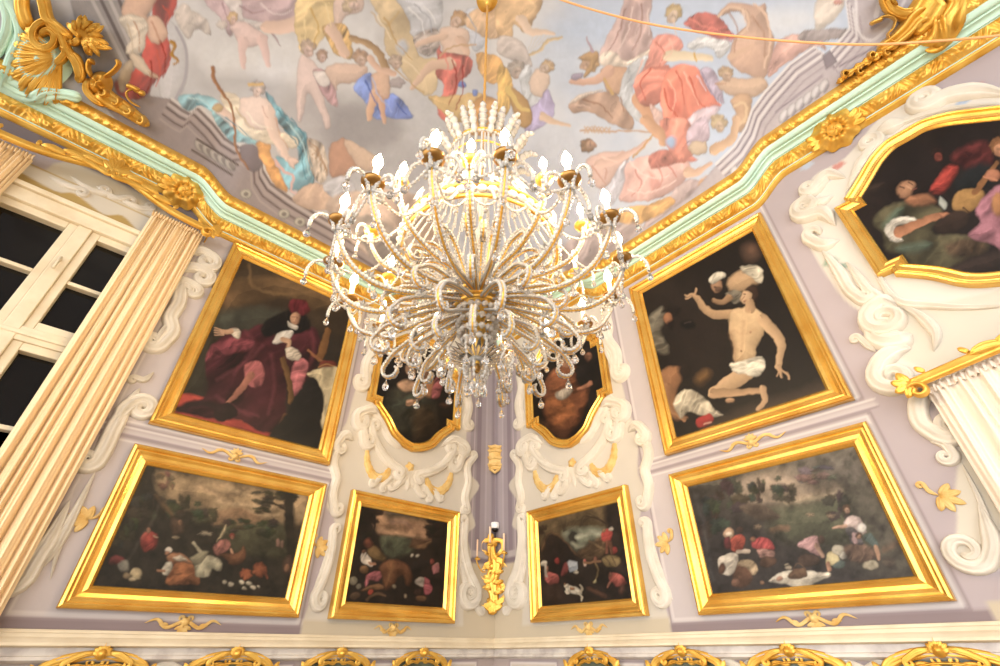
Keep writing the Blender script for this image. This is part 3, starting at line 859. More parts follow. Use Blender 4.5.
    p.fill([(668, 420), (720, 352), (850, 325), (850, 420), (808, 515), (720, 530), (680, 490)], (228, 146, 128), fold=(70, 80, .22))
    Z(650, 0, 5)
    p.fill([(0, 520), (60, 560), (170, 600), (190, 660), (60, 660)], (232, 200, 192), fold=(20, 50, .12))
    p.fill([(58, 430), (108, 340), (200, 325), (262, 370), (335, 505), (350, 535), (205, 575), (190, 660), (110, 640), (60, 560)], (228, 138, 116), fold=(25, 120, .2))
    p.fill([(75, 420), (120, 460), (150, 560), (100, 540)], (196, 84, 70), soft=5, alpha=.6); p.fill([(130, 360), (210, 340), (250, 400), (280, 490), (200, 530), (150, 470)], (234, 146, 122), soft=12, alpha=.6)
    p.fill([(185, 600), (240, 550), (350, 535), (300, 600), (220, 650)], (226, 206, 216), fold=(30, 50, .12))
    p.fill([(170, 125), (240, 68), (332, 78), (400, 150), (440, 205), (340, 188), (250, 160)], (214, 122, 112), fold=(50, 60, .22))
    p.limb([(90, 278), (220, 284), (305, 292)], 54, 30, (242, 226, 200), .2)
    p.stroke([(230, 262), (232, 305)], 10, (214, 178, 110))
    p.fill([(190, 220), (260, 185), (380, 200), (400, 240), (340, 290), (300, 240), (210, 250)], (224, 226, 230), fold=(60, 30, .14))
    p.head(112, 72, 52, (232, 208, 186), (206, 182, 136), up=-60)
    p.fill([(336, 90), (392, 20), (470, 18), (545, 28), (575, 18), (588, 120), (622, 200), (602, 300), (570, 392), (460, 362), (395, 285), (432, 182), (482, 122), (440, 60)], (212, 178, 158), rim=.2, fold=(60, 120, .07))
    p.stroke([(345, 85), (395, 40), (470, 60), (490, 130), (440, 200)], 14, (226, 198, 178)); p.stroke([(520, 20), (570, 60), (600, 190), (570, 340)], 12, (226, 198, 180)); p.stroke([(400, 280), (460, 250), (520, 225)], 30, (222, 192, 172), w1=8)
    p.fill([(250, 345), (330, 360), (372, 520), (305, 465)], (194, 180, 200), fold=(20, 40, .16))
    p.fill([(335, 420), (400, 390), (480, 395), (560, 385), (592, 425), (520, 485), (400, 475)], (222, 192, 168), rim=.25); p.head(382, 375, 44, (224, 194, 170), (204, 178, 148)); p.head(340, 625, 50, (222, 196, 168), (208, 186, 150))
    p.fill([(400, 505), (460, 470), (512, 500), (480, 640), (400, 660), (430, 570)], (214, 178, 146), rim=.25); p.stroke([(410, 640), (470, 600), (480, 520), (420, 530)], 22, (228, 202, 172), w1=10)
    p.fill([(628, 222), (700, 170), (760, 172), (850, 195), (882, 252), (820, 232), (700, 305), (600, 385), (590, 340)], (220, 178, 168), fold=(40, 60, .16))
    p.fill([(738, 182), (800, 145), (990, 150), (965, 192), (780, 208)], (168, 158, 158), 1.5, fold=(30, 60, .14))
    p.fill([(830, 20), (880, -20), (970, -20), (960, 60), (880, 130), (830, 140)], (226, 216, 206), fold=(60, 60, .1)); p.blob(940, 10, 26, 14, (216, 160, 150))
    # lower right: reclining man, rose drapery
    Z(560, 120, 5)
    p.fill([(520, 400), (620, 300), (712, 320), (640, 440), (430, 560), (420, 520)], (184, 166, 166), fold=(30, 60, .18))
    p.fill([(245, 455), (440, 420), (535, 378), (570, 420), (430, 512), (330, 525)], (216, 172, 112), fold=(40, 60, .2))
    p.fill([(136, 200), (220, 160), (340, 165), (335, 220), (275, 290), (200, 345), (138, 262)], (234, 200, 188), rim=.25)
    p.stroke([(190, 230), (230, 250), (225, 290)], 6, (200, 156, 144), alpha=.7)
    p.limb([(195, 225), (330, 180), (432, 110)], 50, 26, (238, 206, 194), .22); p.head(152, 128, 44, (196, 158, 132), (150, 118, 88), up=180)
    p.fill([(305, 250), (360, 210), (440, 178), (530, 190), (645, 208), (645, 272), (560, 352), (440, 402), (300, 405), (308, 330)], (238, 196, 188), fold=(35, 90, .12))
    p.fill([(440, 192), (500, 150), (640, 168), (684, 202), (600, 214), (470, 246)], (208, 134, 120), fold=(30, 50, .16)); p.fill([(440, 250), (500, 320), (460, 360), (450, 300)], (214, 150, 138), soft=4, alpha=.7)
    p.fill([(238, 345), (288, 250), (332, 208), (312, 330), (262, 424), (240, 420)], (214, 213, 224), fold=(20, 30, .1))
    p.limb([(645, 262), (690, 262), (755, 218)], 56, 18, (232, 200, 180), .25); p.stroke([(370, 190), (500, 30)], 9, (206, 168, 122))
    p.fill([(500, 0), (640, 0), (680, 150), (600, 200), (540, 140)], (226, 150, 132), fold=(15, 60, .2)); p.fill([(640, 60), (720, -20), (740, 100), (650, 140)], (200, 182, 196), fold=(40, 40, .14))
    p.blob(690, 140, 44, 36, (214, 192, 168), rim=.3, rough=.1); p.stroke([(770, 150), (860, 90), (880, 0)], 50, (226, 194, 166), w1=40, shade=.25)
    p.limb([(430, 0), (500, 70), (520, 120)], 60, 34, (224, 184, 156), .25); p.blob(560, 110, 24, 30, (170, 192, 226), soft=4)
    p.fill([(700, 300), (800, 270), (840, 280), (770, 330), (700, 350)], (210, 166, 126), soft=3)
    Z(0, 0, 1)
    p.fill([(560, 250), (600, 226), (640, 226), (640, 250), (580, 285)], (182, 166, 164), soft=4, fold=(40, 14, .16))
    # creases, lights and contours drawn over the draperies and limbs
    for pts, c in (([(668, 80), (675, 95), (672, 112)], (248, 198, 180)), ([(684, 72), (692, 90), (700, 104)], (250, 204, 186)), ([(664, 90), (668, 105), (678, 116)], (186, 86, 72)), ([(690, 78), (697, 98), (706, 108)], (196, 96, 80)), ([(676, 70), (682, 84), (684, 104)], (196, 98, 82)), ([(650, 70), (640, 84), (646, 100)], (196, 100, 86)), ([(642, 60), (636, 80)], (244, 196, 180)),
                   ([(656, 42), (664, 52), (660, 66)], (200, 128, 116)), ([(670, 38), (672, 52), (662, 62)], (240, 196, 182)), ([(674, 20), (676, 34)], (232, 206, 184)), ([(690, 20), (706, 26), (724, 34)], (240, 160, 146)), ([(694, 30), (712, 36), (732, 42)], (176, 80, 70)),
                   ([(285, 130), (300, 150), (305, 180)], (84, 134, 152)), ([(292, 118), (306, 140), (312, 168)], (88, 138, 156)), ([(288, 122), (303, 144), (309, 176)], (196, 222, 226)), ([(278, 108), (290, 124)], (84, 134, 152)), ([(188, 98), (204, 102), (216, 112)], (196, 222, 226)), ([(196, 104), (208, 108)], (84, 134, 152)), ([(225, 118), (240, 128), (252, 138)], (86, 136, 154)),
                   ([(236, 108), (244, 120), (254, 128)], (198, 178, 146)), ([(246, 112), (256, 124), (272, 130)], (244, 236, 220)), ([(262, 108), (268, 118)], (206, 170, 156)), ([(276, 118), (280, 136), (288, 150)], (206, 168, 150)),
                   ([(150, 60), (152, 75), (146, 92)], (124, 38, 32)), ([(160, 40), (166, 60), (164, 78)], (128, 40, 34)), ([(156, 50), (160, 70), (156, 86)], (206, 104, 88)), ([(164, 6), (170, 14), (168, 24)], (206, 100, 86)), ([(134, 22), (140, 36), (138, 50)], (176, 134, 110)), ([(126, 24), (132, 40), (132, 52)], (196, 178, 156)), ([(152, 22), (158, 34), (160, 42)], (186, 140, 118)),
                   ([(630, 162), (650, 178), (668, 176)], (252, 228, 222)), ([(636, 170), (642, 184), (632, 196)], (200, 142, 134)), ([(655, 163), (662, 178), (658, 188)], (204, 148, 140)), ([(668, 166), (676, 176)], (196, 130, 122)), ([(628, 190), (650, 192), (676, 180)], (250, 226, 220)), ([(592, 166), (600, 176), (606, 184)], (200, 156, 142)), ([(602, 158), (616, 162)], (250, 222, 210)),
                   ([(625, 10), (618, 35), (606, 55)], (160, 130, 126)), ([(641, 4), (641, 30), (633, 50)], (162, 132, 128)), ([(632, 8), (628, 32), (618, 52)], (234, 216, 212)), ([(648, 10), (648, 34)], (232, 214, 210)), ([(584, 100), (600, 106), (612, 118)], (150, 116, 98)), ([(576, 104), (590, 108)], (226, 198, 182)), ([(620, 98), (624, 112)], (150, 116, 98)),
                   ([(310, 8), (318, 28), (314, 46)], (206, 170, 104)), ([(326, 4), (330, 26)], (246, 228, 186)), ([(304, 20), (306, 40)], (246, 226, 180)), ([(385, 18), (398, 44), (412, 60)], (198, 166, 116)), ([(395, 70), (412, 84), (424, 92)], (200, 168, 118)), ([(378, 16), (392, 40)], (246, 230, 200)), ([(404, 60), (420, 74)], (246, 230, 200)),
                   ([(452, 60), (456, 80), (450, 105)], (150, 64, 60)), ([(462, 66), (463, 88), (456, 110)], (156, 68, 64)), ([(446, 58), (449, 80)], (236, 160, 150)), ([(366, 82), (374, 100), (380, 114)], (84, 104, 176)), ([(372, 78), (380, 98), (392, 112)], (176, 194, 238)), ([(396, 104), (406, 114)], (86, 106, 178)),
                   ([(408, 8), (420, 20), (424, 34)], (246, 247, 250)), ([(414, 4), (430, 20), (432, 32)], (176, 180, 192)), ([(424, 6), (436, 22)], (246, 247, 250)), ([(468, 16), (476, 30), (474, 46)], (178, 184, 198)), ([(240, 6), (254, 12), (270, 8)], (160, 134, 142)), ([(262, 4), (276, 14), (292, 10)], (236, 222, 224)), ([(222, 4), (226, 14)], (164, 138, 146)),
                   ([(730, 14), (738, 30), (734, 52)], (176, 140, 122)), ([(752, 16), (764, 34), (764, 56)], (176, 142, 124)), ([(742, 12), (748, 30)], (236, 212, 196)), ([(716, 84), (726, 84)], (184, 148, 126)), ([(702, 72), (710, 88), (716, 98)], (150, 138, 160)), ([(698, 76), (706, 90)], (222, 214, 228))):
        p.stroke(pts, 1.9, c, soft=1.5, alpha=.75, w1=.9)
    steady(True)
    # fictive cornice, right
    p.fill([(735, 146), (746, 128), (752, 110), (765, 92), (790, 64), (814, 47), (826, 56), (842, 38), (850, 30), (846, 0), (1010, -20), (1010, 60), (880, 110), (800, 150), (740, 185), (690, 205), (650, 240), (620, 262), (600, 262), (640, 232), (690, 196), (712, 170)], (202, 193, 200), 1.5, smooth=False)
    edge = np.array([(640, 232), (700, 196), (716, 164), (735, 146), (746, 128), (752, 110), (765, 92), (790, 64), (814, 47), (826, 56), (842, 38), (850, 28), (846, 0)], float)
    for off, w, c in ((0, 2.2, (236, 232, 234)), (2.6, 1.4, (150, 140, 150)), (5, 2.6, (222, 216, 220)), (8.4, 1.6, (146, 136, 146)), (11.5, 3, (230, 225, 228)), (15, 1.6, (156, 146, 154)), (22, 1.4, (176, 167, 174))):
        p.stroke(edge[2:] + np.array([off * .62, off * .78]), w, c, smooth=False)
    p.fill([(822, 56), (830, 50), (838, 62), (826, 70)], (140, 130, 140), 1.5, smooth=False)
    for k in range(6):
        cx, cy = 784 + k * 8, 116 - k * 6
        p.blob(cx, cy, 4.4, 7.4, (226, 223, 228), ang=28, rim=.45); p.blob(cx + 2.4, cy + 2, 1.6, 5, (160, 152, 164), ang=28, alpha=.8)
    p.stroke([(776, 112), (822, 76)], 1.6, (158, 148, 158)); p.stroke([(790, 128), (836, 92)], 1.6, (150, 140, 150))
    for cx, cy in ((760, 153), (768, 148), (735, 172)): p.blob(cx, cy, 5, 6, (228, 225, 230), rim=.45)
    p.stroke([(905, 0), (892, 22), (872, 40), (858, 30), (856, 0)], 3, (232, 228, 232)); p.stroke([(896, 0), (884, 18), (872, 28)], 4, (160, 151, 160)); p.stroke([(880, 0), (876, 16)], 5, (226, 222, 228))
    p.stroke([(840, 66), (900, 34)], 2, (150, 140, 150)); p.stroke([(846, 74), (896, 48)], 2, (226, 221, 225))
    p.noise(.05, .13, 41, 3); p.noise(.03, .03, 43)
    return p

step = 0.0087
ss = np.arange(0.236, 5.45, step)
A, B = np.meshgrid(ss, ss, indexing='ij'); A = A.ravel(); B = B.ravel()
VV = np.stack([A, -B, vault_z(A, -B)], 1)
CX, CY = proj(VV)
pc = paint_ceiling(CX, CY, A, -B)
ceil = fast_grid('ceiling', VV, quad_index(len(ss), len(ss)), FRESCO)
set_colors(ceil.data, pc.C, ALB * .93)
tag(ceil, kind='structure')
# the rest of the vault, beyond the view
ss2 = np.linspace(5.44, VS - .1, 14); s0 = np.linspace(.1, VS - .1, 40)
for nm, (a, b) in (('ceiling_side', (ss2, s0)), ('ceiling_end', (s0[s0 < 5.6], ss2))):
    A2, B2 = np.meshgrid(a, b, indexing='ij'); A2 = A2.ravel(); B2 = B2.ravel()
    o = fast_grid(nm, np.stack([A2, -B2, vault_z(A2, -B2)], 1), quad_index(len(a), len(b)), FRESCO)
    set_colors(o.data, np.tile(lin((196, 196, 204)), (len(A2), 1)), ALB)
    tag(o, kind='structure')
# ------------------------------------------------------------------ framed pictures
FW = 0.118
FPROF = [(0, .0), (0, .045), (.006, .056), (.018, .062), (.027, .056), (.031, .044), (.040, .046), (.058, .036), (.078, .030), (.092, .036), (.098, .040), (.104, .034), (.112, .026), (.118, .016)]

def frame_sweep(name, side, outline, prof, mat, parent):
    """closed mitred moulding: outline is the outer edge (counter-clockwise), profile (inset, depth)"""
    P = np.asarray(outline, float); n = len(P)
    area = 0.5 * np.sum(P[:, 0] * np.roll(P[:, 1], -1) - np.roll(P[:, 0], -1) * P[:, 1])
    if area < 0: P = P[::-1]
    e = np.roll(P, -1, 0) - P; e /= np.linalg.norm(e, axis=1)[:, None] + 1e-12
    ep = np.roll(e, 1, 0)
    n1 = np.stack([-e[:, 1], e[:, 0]], 1); n0 = np.stack([-ep[:, 1], ep[:, 0]], 1)
    m = n0 + n1; m /= np.linalg.norm(m, axis=1)[:, None] + 1e-12
    k = 1 / np.clip((m * n1).sum(1), .35, 1)
    V = []
    for i in range(n):
        for off, d in prof:
            q = P[i] + m[i] * off * k[i]
            V.append(wall_pt(side, q[0], q[1], d))
    o = mesh_obj(name, V, grid_faces(n, len(prof), cu=True), mat, parent, smooth=False, recalc=False)
    inner = np.array([P[i] + m[i] * prof[-1][0] * k[i] for i in range(n)])
    return o, inner

def picture(side, outline, painter, label, group, step, prof=FPROF, rectangular=True):
    P = np.asarray(outline, float)
    c = P.mean(0)
    root = empty('framed_painting', wall_pt(side, c[0], P[:, 1].min(), 0), label, 'painting', group)
    fr, inner = frame_sweep('gilt_frame', side, P, prof, GOLDF, root)
    d = prof[-1][1] + .002
    lo, hi = inner.min(0) - .004, inner.max(0) + .004
    na, nb = int((hi[0] - lo[0]) / step) + 2, int((hi[1] - lo[1]) / step) + 2
    a = np.linspace(lo[0], hi[0], na); b = np.linspace(lo[1], hi[1], nb)
    A, B = np.meshgrid(a, b, indexing='ij'); A = A.ravel(); B = B.ravel()
    V = np.array([wall_pt(side, 0, 0, d)]) + (np.stack([np.zeros_like(A), -A, B], 1) if side == 'L' else np.stack([A, np.zeros_like(A), B], 1))
    X, Y = proj(V)
    F = quad_index(na, nb)
    if not rectangular:
        pp = Painter(A, B, (0, 0, 0))
        dist, _, _, ins = pp._edge(A, B, inner)
        ok = ins | (dist < .03)
        F = F[ok[F].all(1)]
    if side == 'L': F = F[:, ::-1]
    p = painter(X, Y)
    w = world_loc(root)
    cv = fast_grid('canvas', V - np.array(w), F, CANVAS, root)
    lum = p.C @ np.array([.3, .59, .11])
    C_ = p.C * .78 + .22 * lum[:, None] * np.array([1.12, 1.0, .86])   # aged varnish
    set_colors(cv.data, C_, ALB * .72)
    return root

def tree(p, x, y, rx, ry, c, seed=0):
    r = random.Random(seed)
    for k in range(12):
        p.blob(x + r.uniform(-.8, .8) * rx, y + r.uniform(-.8, .8) * ry, rx * r.uniform(.2, .45), ry * r.uniform(.2, .4), tuple(int(v * r.uniform(.8, 1.25)) for v in c), soft=2.2, rough=.2, rim=0, alpha=.9)

def paint_portrait(X, Y):
    p = Painter(X, Y, (46, 38, 28), 0.7); p.vol = .42; p.foldk = 1.6; p.Z(160, 260, 3.505)
    p.fill([(230, 0), (640, 0), (680, 260), (560, 250), (480, 190), (200, 200)], (70, 54, 34), soft=10)
    p.fill([(215, 200), (240, 90), (330, 60), (440, 60), (600, 110), (640, 180), (520, 170), (440, 130), (330, 150), (260, 180)], (108, 80, 46), fold=(70, 110, .3), soft=6)
    p.stroke([(310, 20), (325, 90), (420, 120), (540, 110)], 8, (140, 106, 62), soft=3, alpha=.7)
    p.fill([(190, 190), (300, 165), (440, 180), (400, 235), (250, 262), (185, 245)], (66, 66, 54), soft=8); p.fill([(215, 200), (260, 195), (262, 235), (222, 240)], (88, 90, 76), soft=4, alpha=.6)
    p.fill([(150, 300), (190, 280), (180, 400), (120, 460), (80, 470)], (60, 56, 40), soft=8)
    p.fill([(25, 475), (110, 470), (220, 505), (300, 560), (400, 600), (380, 640), (200, 600), (15, 545)], (206, 64, 46), soft=3, grad=((0, 500), (390, 630), (150, 40, 32)))
    p.fill([(250, 238), (300, 245), (360, 228), (430, 270), (520, 238), (552, 255), (562, 330), (505, 440), (445, 425), (440, 560), (400, 605), (330, 590), (270, 560), (180, 555), (62, 530), (90, 500), (165, 470), (160, 365), (195, 290)], (62, 18, 27), fold=(60, 70, .45), soft=3)
    p.fill([(185, 300), (262, 275), (330, 285), (300, 320), (230, 332), (162, 362)], (138, 56, 70), fold=(40, 30, .4), soft=3)
    for q in ([(300, 250), (330, 300), (260, 400)], [(360, 300), (300, 360), (200, 420)], [(390, 330), (400, 430), (380, 540)], [(200, 480), (280, 530), (340, 545)], [(530, 260), (540, 330), (500, 400)]):
        p.stroke(q, 10, (132, 56, 68), soft=5, alpha=.55, w1=4)
    p.fill([(296, 372), (345, 358), (366, 400), (352, 440), (310, 440)], (158, 80, 84), fold=(20, 26, .35), soft=2)
    p.limb([(318, 405), (280, 460), (235, 508)], 26, 14, (182, 112, 90), .4)
    p.fill([(190, 520), (240, 500), (275, 540), (230, 560), (200, 562)], (34, 16, 16), soft=2); p.stroke([(60, 520), (150, 500), (220, 520)], 22, (44, 22, 24), soft=4)
    p.fill([(478, 345), (520, 362), (505, 430), (472, 480), (456, 430)], (176, 92, 100), fold=(80, 30, .35), soft=2)
    p.stroke([(590, 250), (575, 300), (560, 345)], 26, (134, 88, 34), shade=.3); p.stroke([(430, 350), (448, 400), (462, 500)], 20, (122, 84, 36), shade=.4); p.stroke([(440, 545), (420, 590)], 18, (110, 70, 34))
    p.fill([(352, 240), (395, 195), (460, 172), (510, 190), (526, 245), (470, 262), (430, 250), (370, 268)], (18, 14, 12), fold=(30, 14, .4), soft=3)
    p.fill([(455, 148), (478, 138), (512, 142), (528, 180), (495, 195), (458, 182)], (112, 24, 38), fold=(10, 30, .3), soft=2)
    p.blob(474, 205, 19, 25, (208, 156, 118), ang=10, rim=.35); p.blob(484, 208, 8, 20, (158, 106, 80), ang=10, soft=3, alpha=.6, rim=0); p.stroke([(462, 198), (472, 199), (486, 203)], 3, (120, 76, 56), alpha=.7); p.blob(471, 219, 5, 1.6, (150, 88, 70), alpha=.7); p.stroke([(476, 203), (473, 211)], 3, (228, 180, 140))
    p.fill([(445, 212), (460, 225), (486, 232), (478, 245), (450, 236)], (214, 206, 192), soft=1.5)
    p.fill([(402, 275), (420, 252), (466, 250), (462, 268), (440, 288), (400, 294)], (212, 206, 196), fold=(30, 20, .12), soft=1.5)
    p.limb([(430, 280), (450, 288), (448, 305)], 20, 14, (206, 160, 124), .3)
    p.fill([(440, 312), (470, 308), (492, 328), (480, 352), (446, 346)], (206, 192, 172), fold=(60, 14, .25))
    p.fill([(238, 244), (275, 238), (284, 262), (268, 278), (250, 262)], (206, 192, 170), fold=(70, 12, .25))
    p.limb([(250, 250), (215, 248)], 20, 14, (216, 166, 126), .3)
    for k in range(4): p.stroke([(220, 244 + k * 5), (192, 238 + k * 8)], 5, (214, 164, 124), w1=3)
    p.stroke([(520, 315), (560, 350), (590, 362)], 8, (150, 90, 50)); p.fill([(556, 372), (575, 352), (610, 356), (620, 382), (590, 392)], (118, 44, 30), soft=2); p.stroke([(556, 374), (590, 366), (620, 380)], 5, (170, 120, 60))
    p.fill([(380, 620), (440, 540), (500, 440), (545, 400), (574, 470), (590, 600), (570, 700), (380, 680)], (22, 20, 18), fold=(60, 60, .3), soft=3)
    p.fill([(518, 398), (556, 380), (645, 382), (640, 470), (612, 560), (590, 610), (562, 575), (578, 490), (552, 420)], (194, 178, 138), fold=(10, 34, .3), soft=2)
    return p.glaze(.25, .08, 7).noise(.08, .5, 51).noise(.1, .08, 52)

def paint_saint(X, Y):
    p = Painter(X, Y, (32, 25, 20), 0.7); p.vol = .42; p.foldk = 1.6; p.Z(640, 230, 3.174)
    p.fill([(200, 640), (330, 570), (520, 510), (640, 470), (640, 560), (300, 680)], (66, 52, 40), soft=14); p.fill([(0, 200), (120, 150), (300, 300), (280, 460), (150, 430)], (44, 34, 27), soft=30)
    p.blob(350, 70, 28, 30, (92, 66, 50), soft=8, rim=0); p.blob(352, 62, 14, 16, (112, 78, 58), soft=5)
    # helper leaning from behind
    p.fill([(283, 152), (330, 122), (380, 120), (390, 150), (370, 180), (320, 198), (286, 190)], (204, 164, 118), soft=3, rim=.4)
    p.fill([(318, 120), (362, 112), (392, 128), (384, 172), (350, 150)], (206, 196, 170), fold=(70, 24, .3), soft=2)
    p.fill([(272, 200), (310, 190), (330, 215), (300, 232)], (120, 112, 96), fold=(40, 16, .4))
    p.limb([(285, 212), (262, 228), (234, 222)], 22, 14, (186, 142, 98), .4)
    p.blob(246, 178, 20, 20, (184, 136, 98), rim=.4); p.blob(240, 180, 5, 3, (60, 36, 26), alpha=.8); p.fill([(218, 160), (236, 136), (262, 132), (272, 150), (252, 162), (232, 172)], (206, 198, 176), fold=(20, 14, .25)); p.blob(252, 186, 12, 8, (70, 48, 36), alpha=.7)
    # main figure
    p.limb([(300, 268), (240, 268), (205, 248), (184, 218)], 34, 18, (216, 172, 122), .35); p.limb([(184, 218), (166, 206), (146, 208)], 16, 6, (214, 170, 122)); p.stroke([(172, 205), (180, 190)], 6, (208, 164, 118)); p.stroke([(160, 212), (144, 216)], 5, (204, 160, 116))
    p.fill([(288, 262), (322, 244), (368, 250), (400, 276), (398, 320), (372, 372), (362, 412), (300, 420), (298, 372), (284, 318)], (228, 190, 138), soft=2, rim=.25)
    p.fill([(285, 330), (300, 335), (306, 412), (298, 418), (296, 372)], (150, 108, 72), soft=5, alpha=.6); p.stroke([(330, 290), (324, 350), (318, 410)], 5, (184, 140, 98), soft=5, alpha=.6); p.stroke([(296, 320), (330, 330), (368, 318)], 5, (190, 146, 104), soft=5, alpha=.5)
    p.blob(318, 386, 3, 3, (140, 96, 66)); p.blob(352, 326, 4, 3, (180, 120, 90), alpha=.7)
    p.limb([(392, 284), (430, 330), (448, 366), (444, 400), (438, 432)], 38, 18, (222, 180, 130), .4); p.limb([(438, 432), (448, 450), (452, 470)], 18, 6, (216, 172, 124)); p.stroke([(446, 442), (468, 456), (470, 472)], 6, (206, 162, 116)); p.stroke([(444, 450), (436, 466)], 5, (200, 156, 112))
    p.fill([(330, 205), (352, 176), (374, 182), (380, 215), (362, 240), (338, 232)], (40, 28, 20), soft=3); p.blob(338, 212, 17, 24, (220, 178, 132), ang=18, rim=.35); p.fill([(334, 190), (350, 180), (368, 186), (374, 208), (366, 228), (356, 222), (354, 204), (344, 196)], (66, 44, 30), soft=2); p.stroke([(332, 212), (325, 220)], 3, (170, 126, 92)); p.blob(333, 204, 4, 2, (80, 52, 36)); p.blob(334, 226, 5, 2, (160, 90, 70)); p.limb([(348, 232), (352, 250)], 26, 34, (206, 164, 118), .4)
    p.limb([(335, 452), (280, 490), (236, 516)], 52, 40, (222, 180, 130), .4); p.limb([(238, 516), (300, 514), (385, 510)], 34, 16, (206, 162, 114), .4); p.blob(286, 540, 14, 9, (196, 150, 106)); p.limb([(392, 505), (398, 540), (374, 566)], 24, 12, (216, 172, 124), .3)
    p.fill([(284, 425), (330, 415), (388, 404), (396, 440), (368, 468), (330, 456), (296, 452)], (222, 214, 192), fold=(70, 22, .28), soft=2)
    # left helpers
    p.fill([(20, 300), (44, 262), (70, 248), (80, 280), (66, 320), (90, 372), (80, 395), (48, 380), (30, 340)], (124, 116, 98), fold=(70, 34, .35), soft=4); p.blob(88, 282, 16, 19, (172, 112, 72), rim=.45); p.fill([(66, 262), (90, 240), (130, 248), (110, 278), (96, 262)], (34, 25, 20), soft=3); p.fill([(84, 296), (108, 290), (100, 318)], (30, 20, 16), soft=3); p.blob(150, 300, 24, 14, (20, 16, 14), soft=3); p.stroke([(140, 296), (158, 292)], 4, (70, 60, 52))
    p.fill([(66, 455), (100, 432), (138, 440), (130, 480), (112, 520), (128, 580), (150, 600), (110, 604), (84, 560), (72, 500)], (168, 114, 70), soft=3, rim=.35); p.limb([(86, 500), (90, 560), (140, 604)], 26, 12, (176, 122, 76), .4); p.blob(140, 446, 20, 22, (36, 26, 20), soft=4)
    p.fill([(104, 548), (140, 508), (190, 520), (240, 570), (262, 588), (200, 590), (150, 578), (128, 600)], (196, 184, 158), fold=(40, 26, .35), soft=2); p.fill([(176, 600), (220, 582), (232, 605), (190, 628)], (172, 34, 30), soft=2); p.stroke([(200, 616), (226, 608)], 5, (200, 150, 130))
    p.fill([(176, 470), (210, 445), (222, 462), (190, 490)], (132, 92, 40), soft=8, alpha=.8)
    return p.glaze(.12, .05, 7).noise(.06, .5, 61).noise(.06, .06, 62)

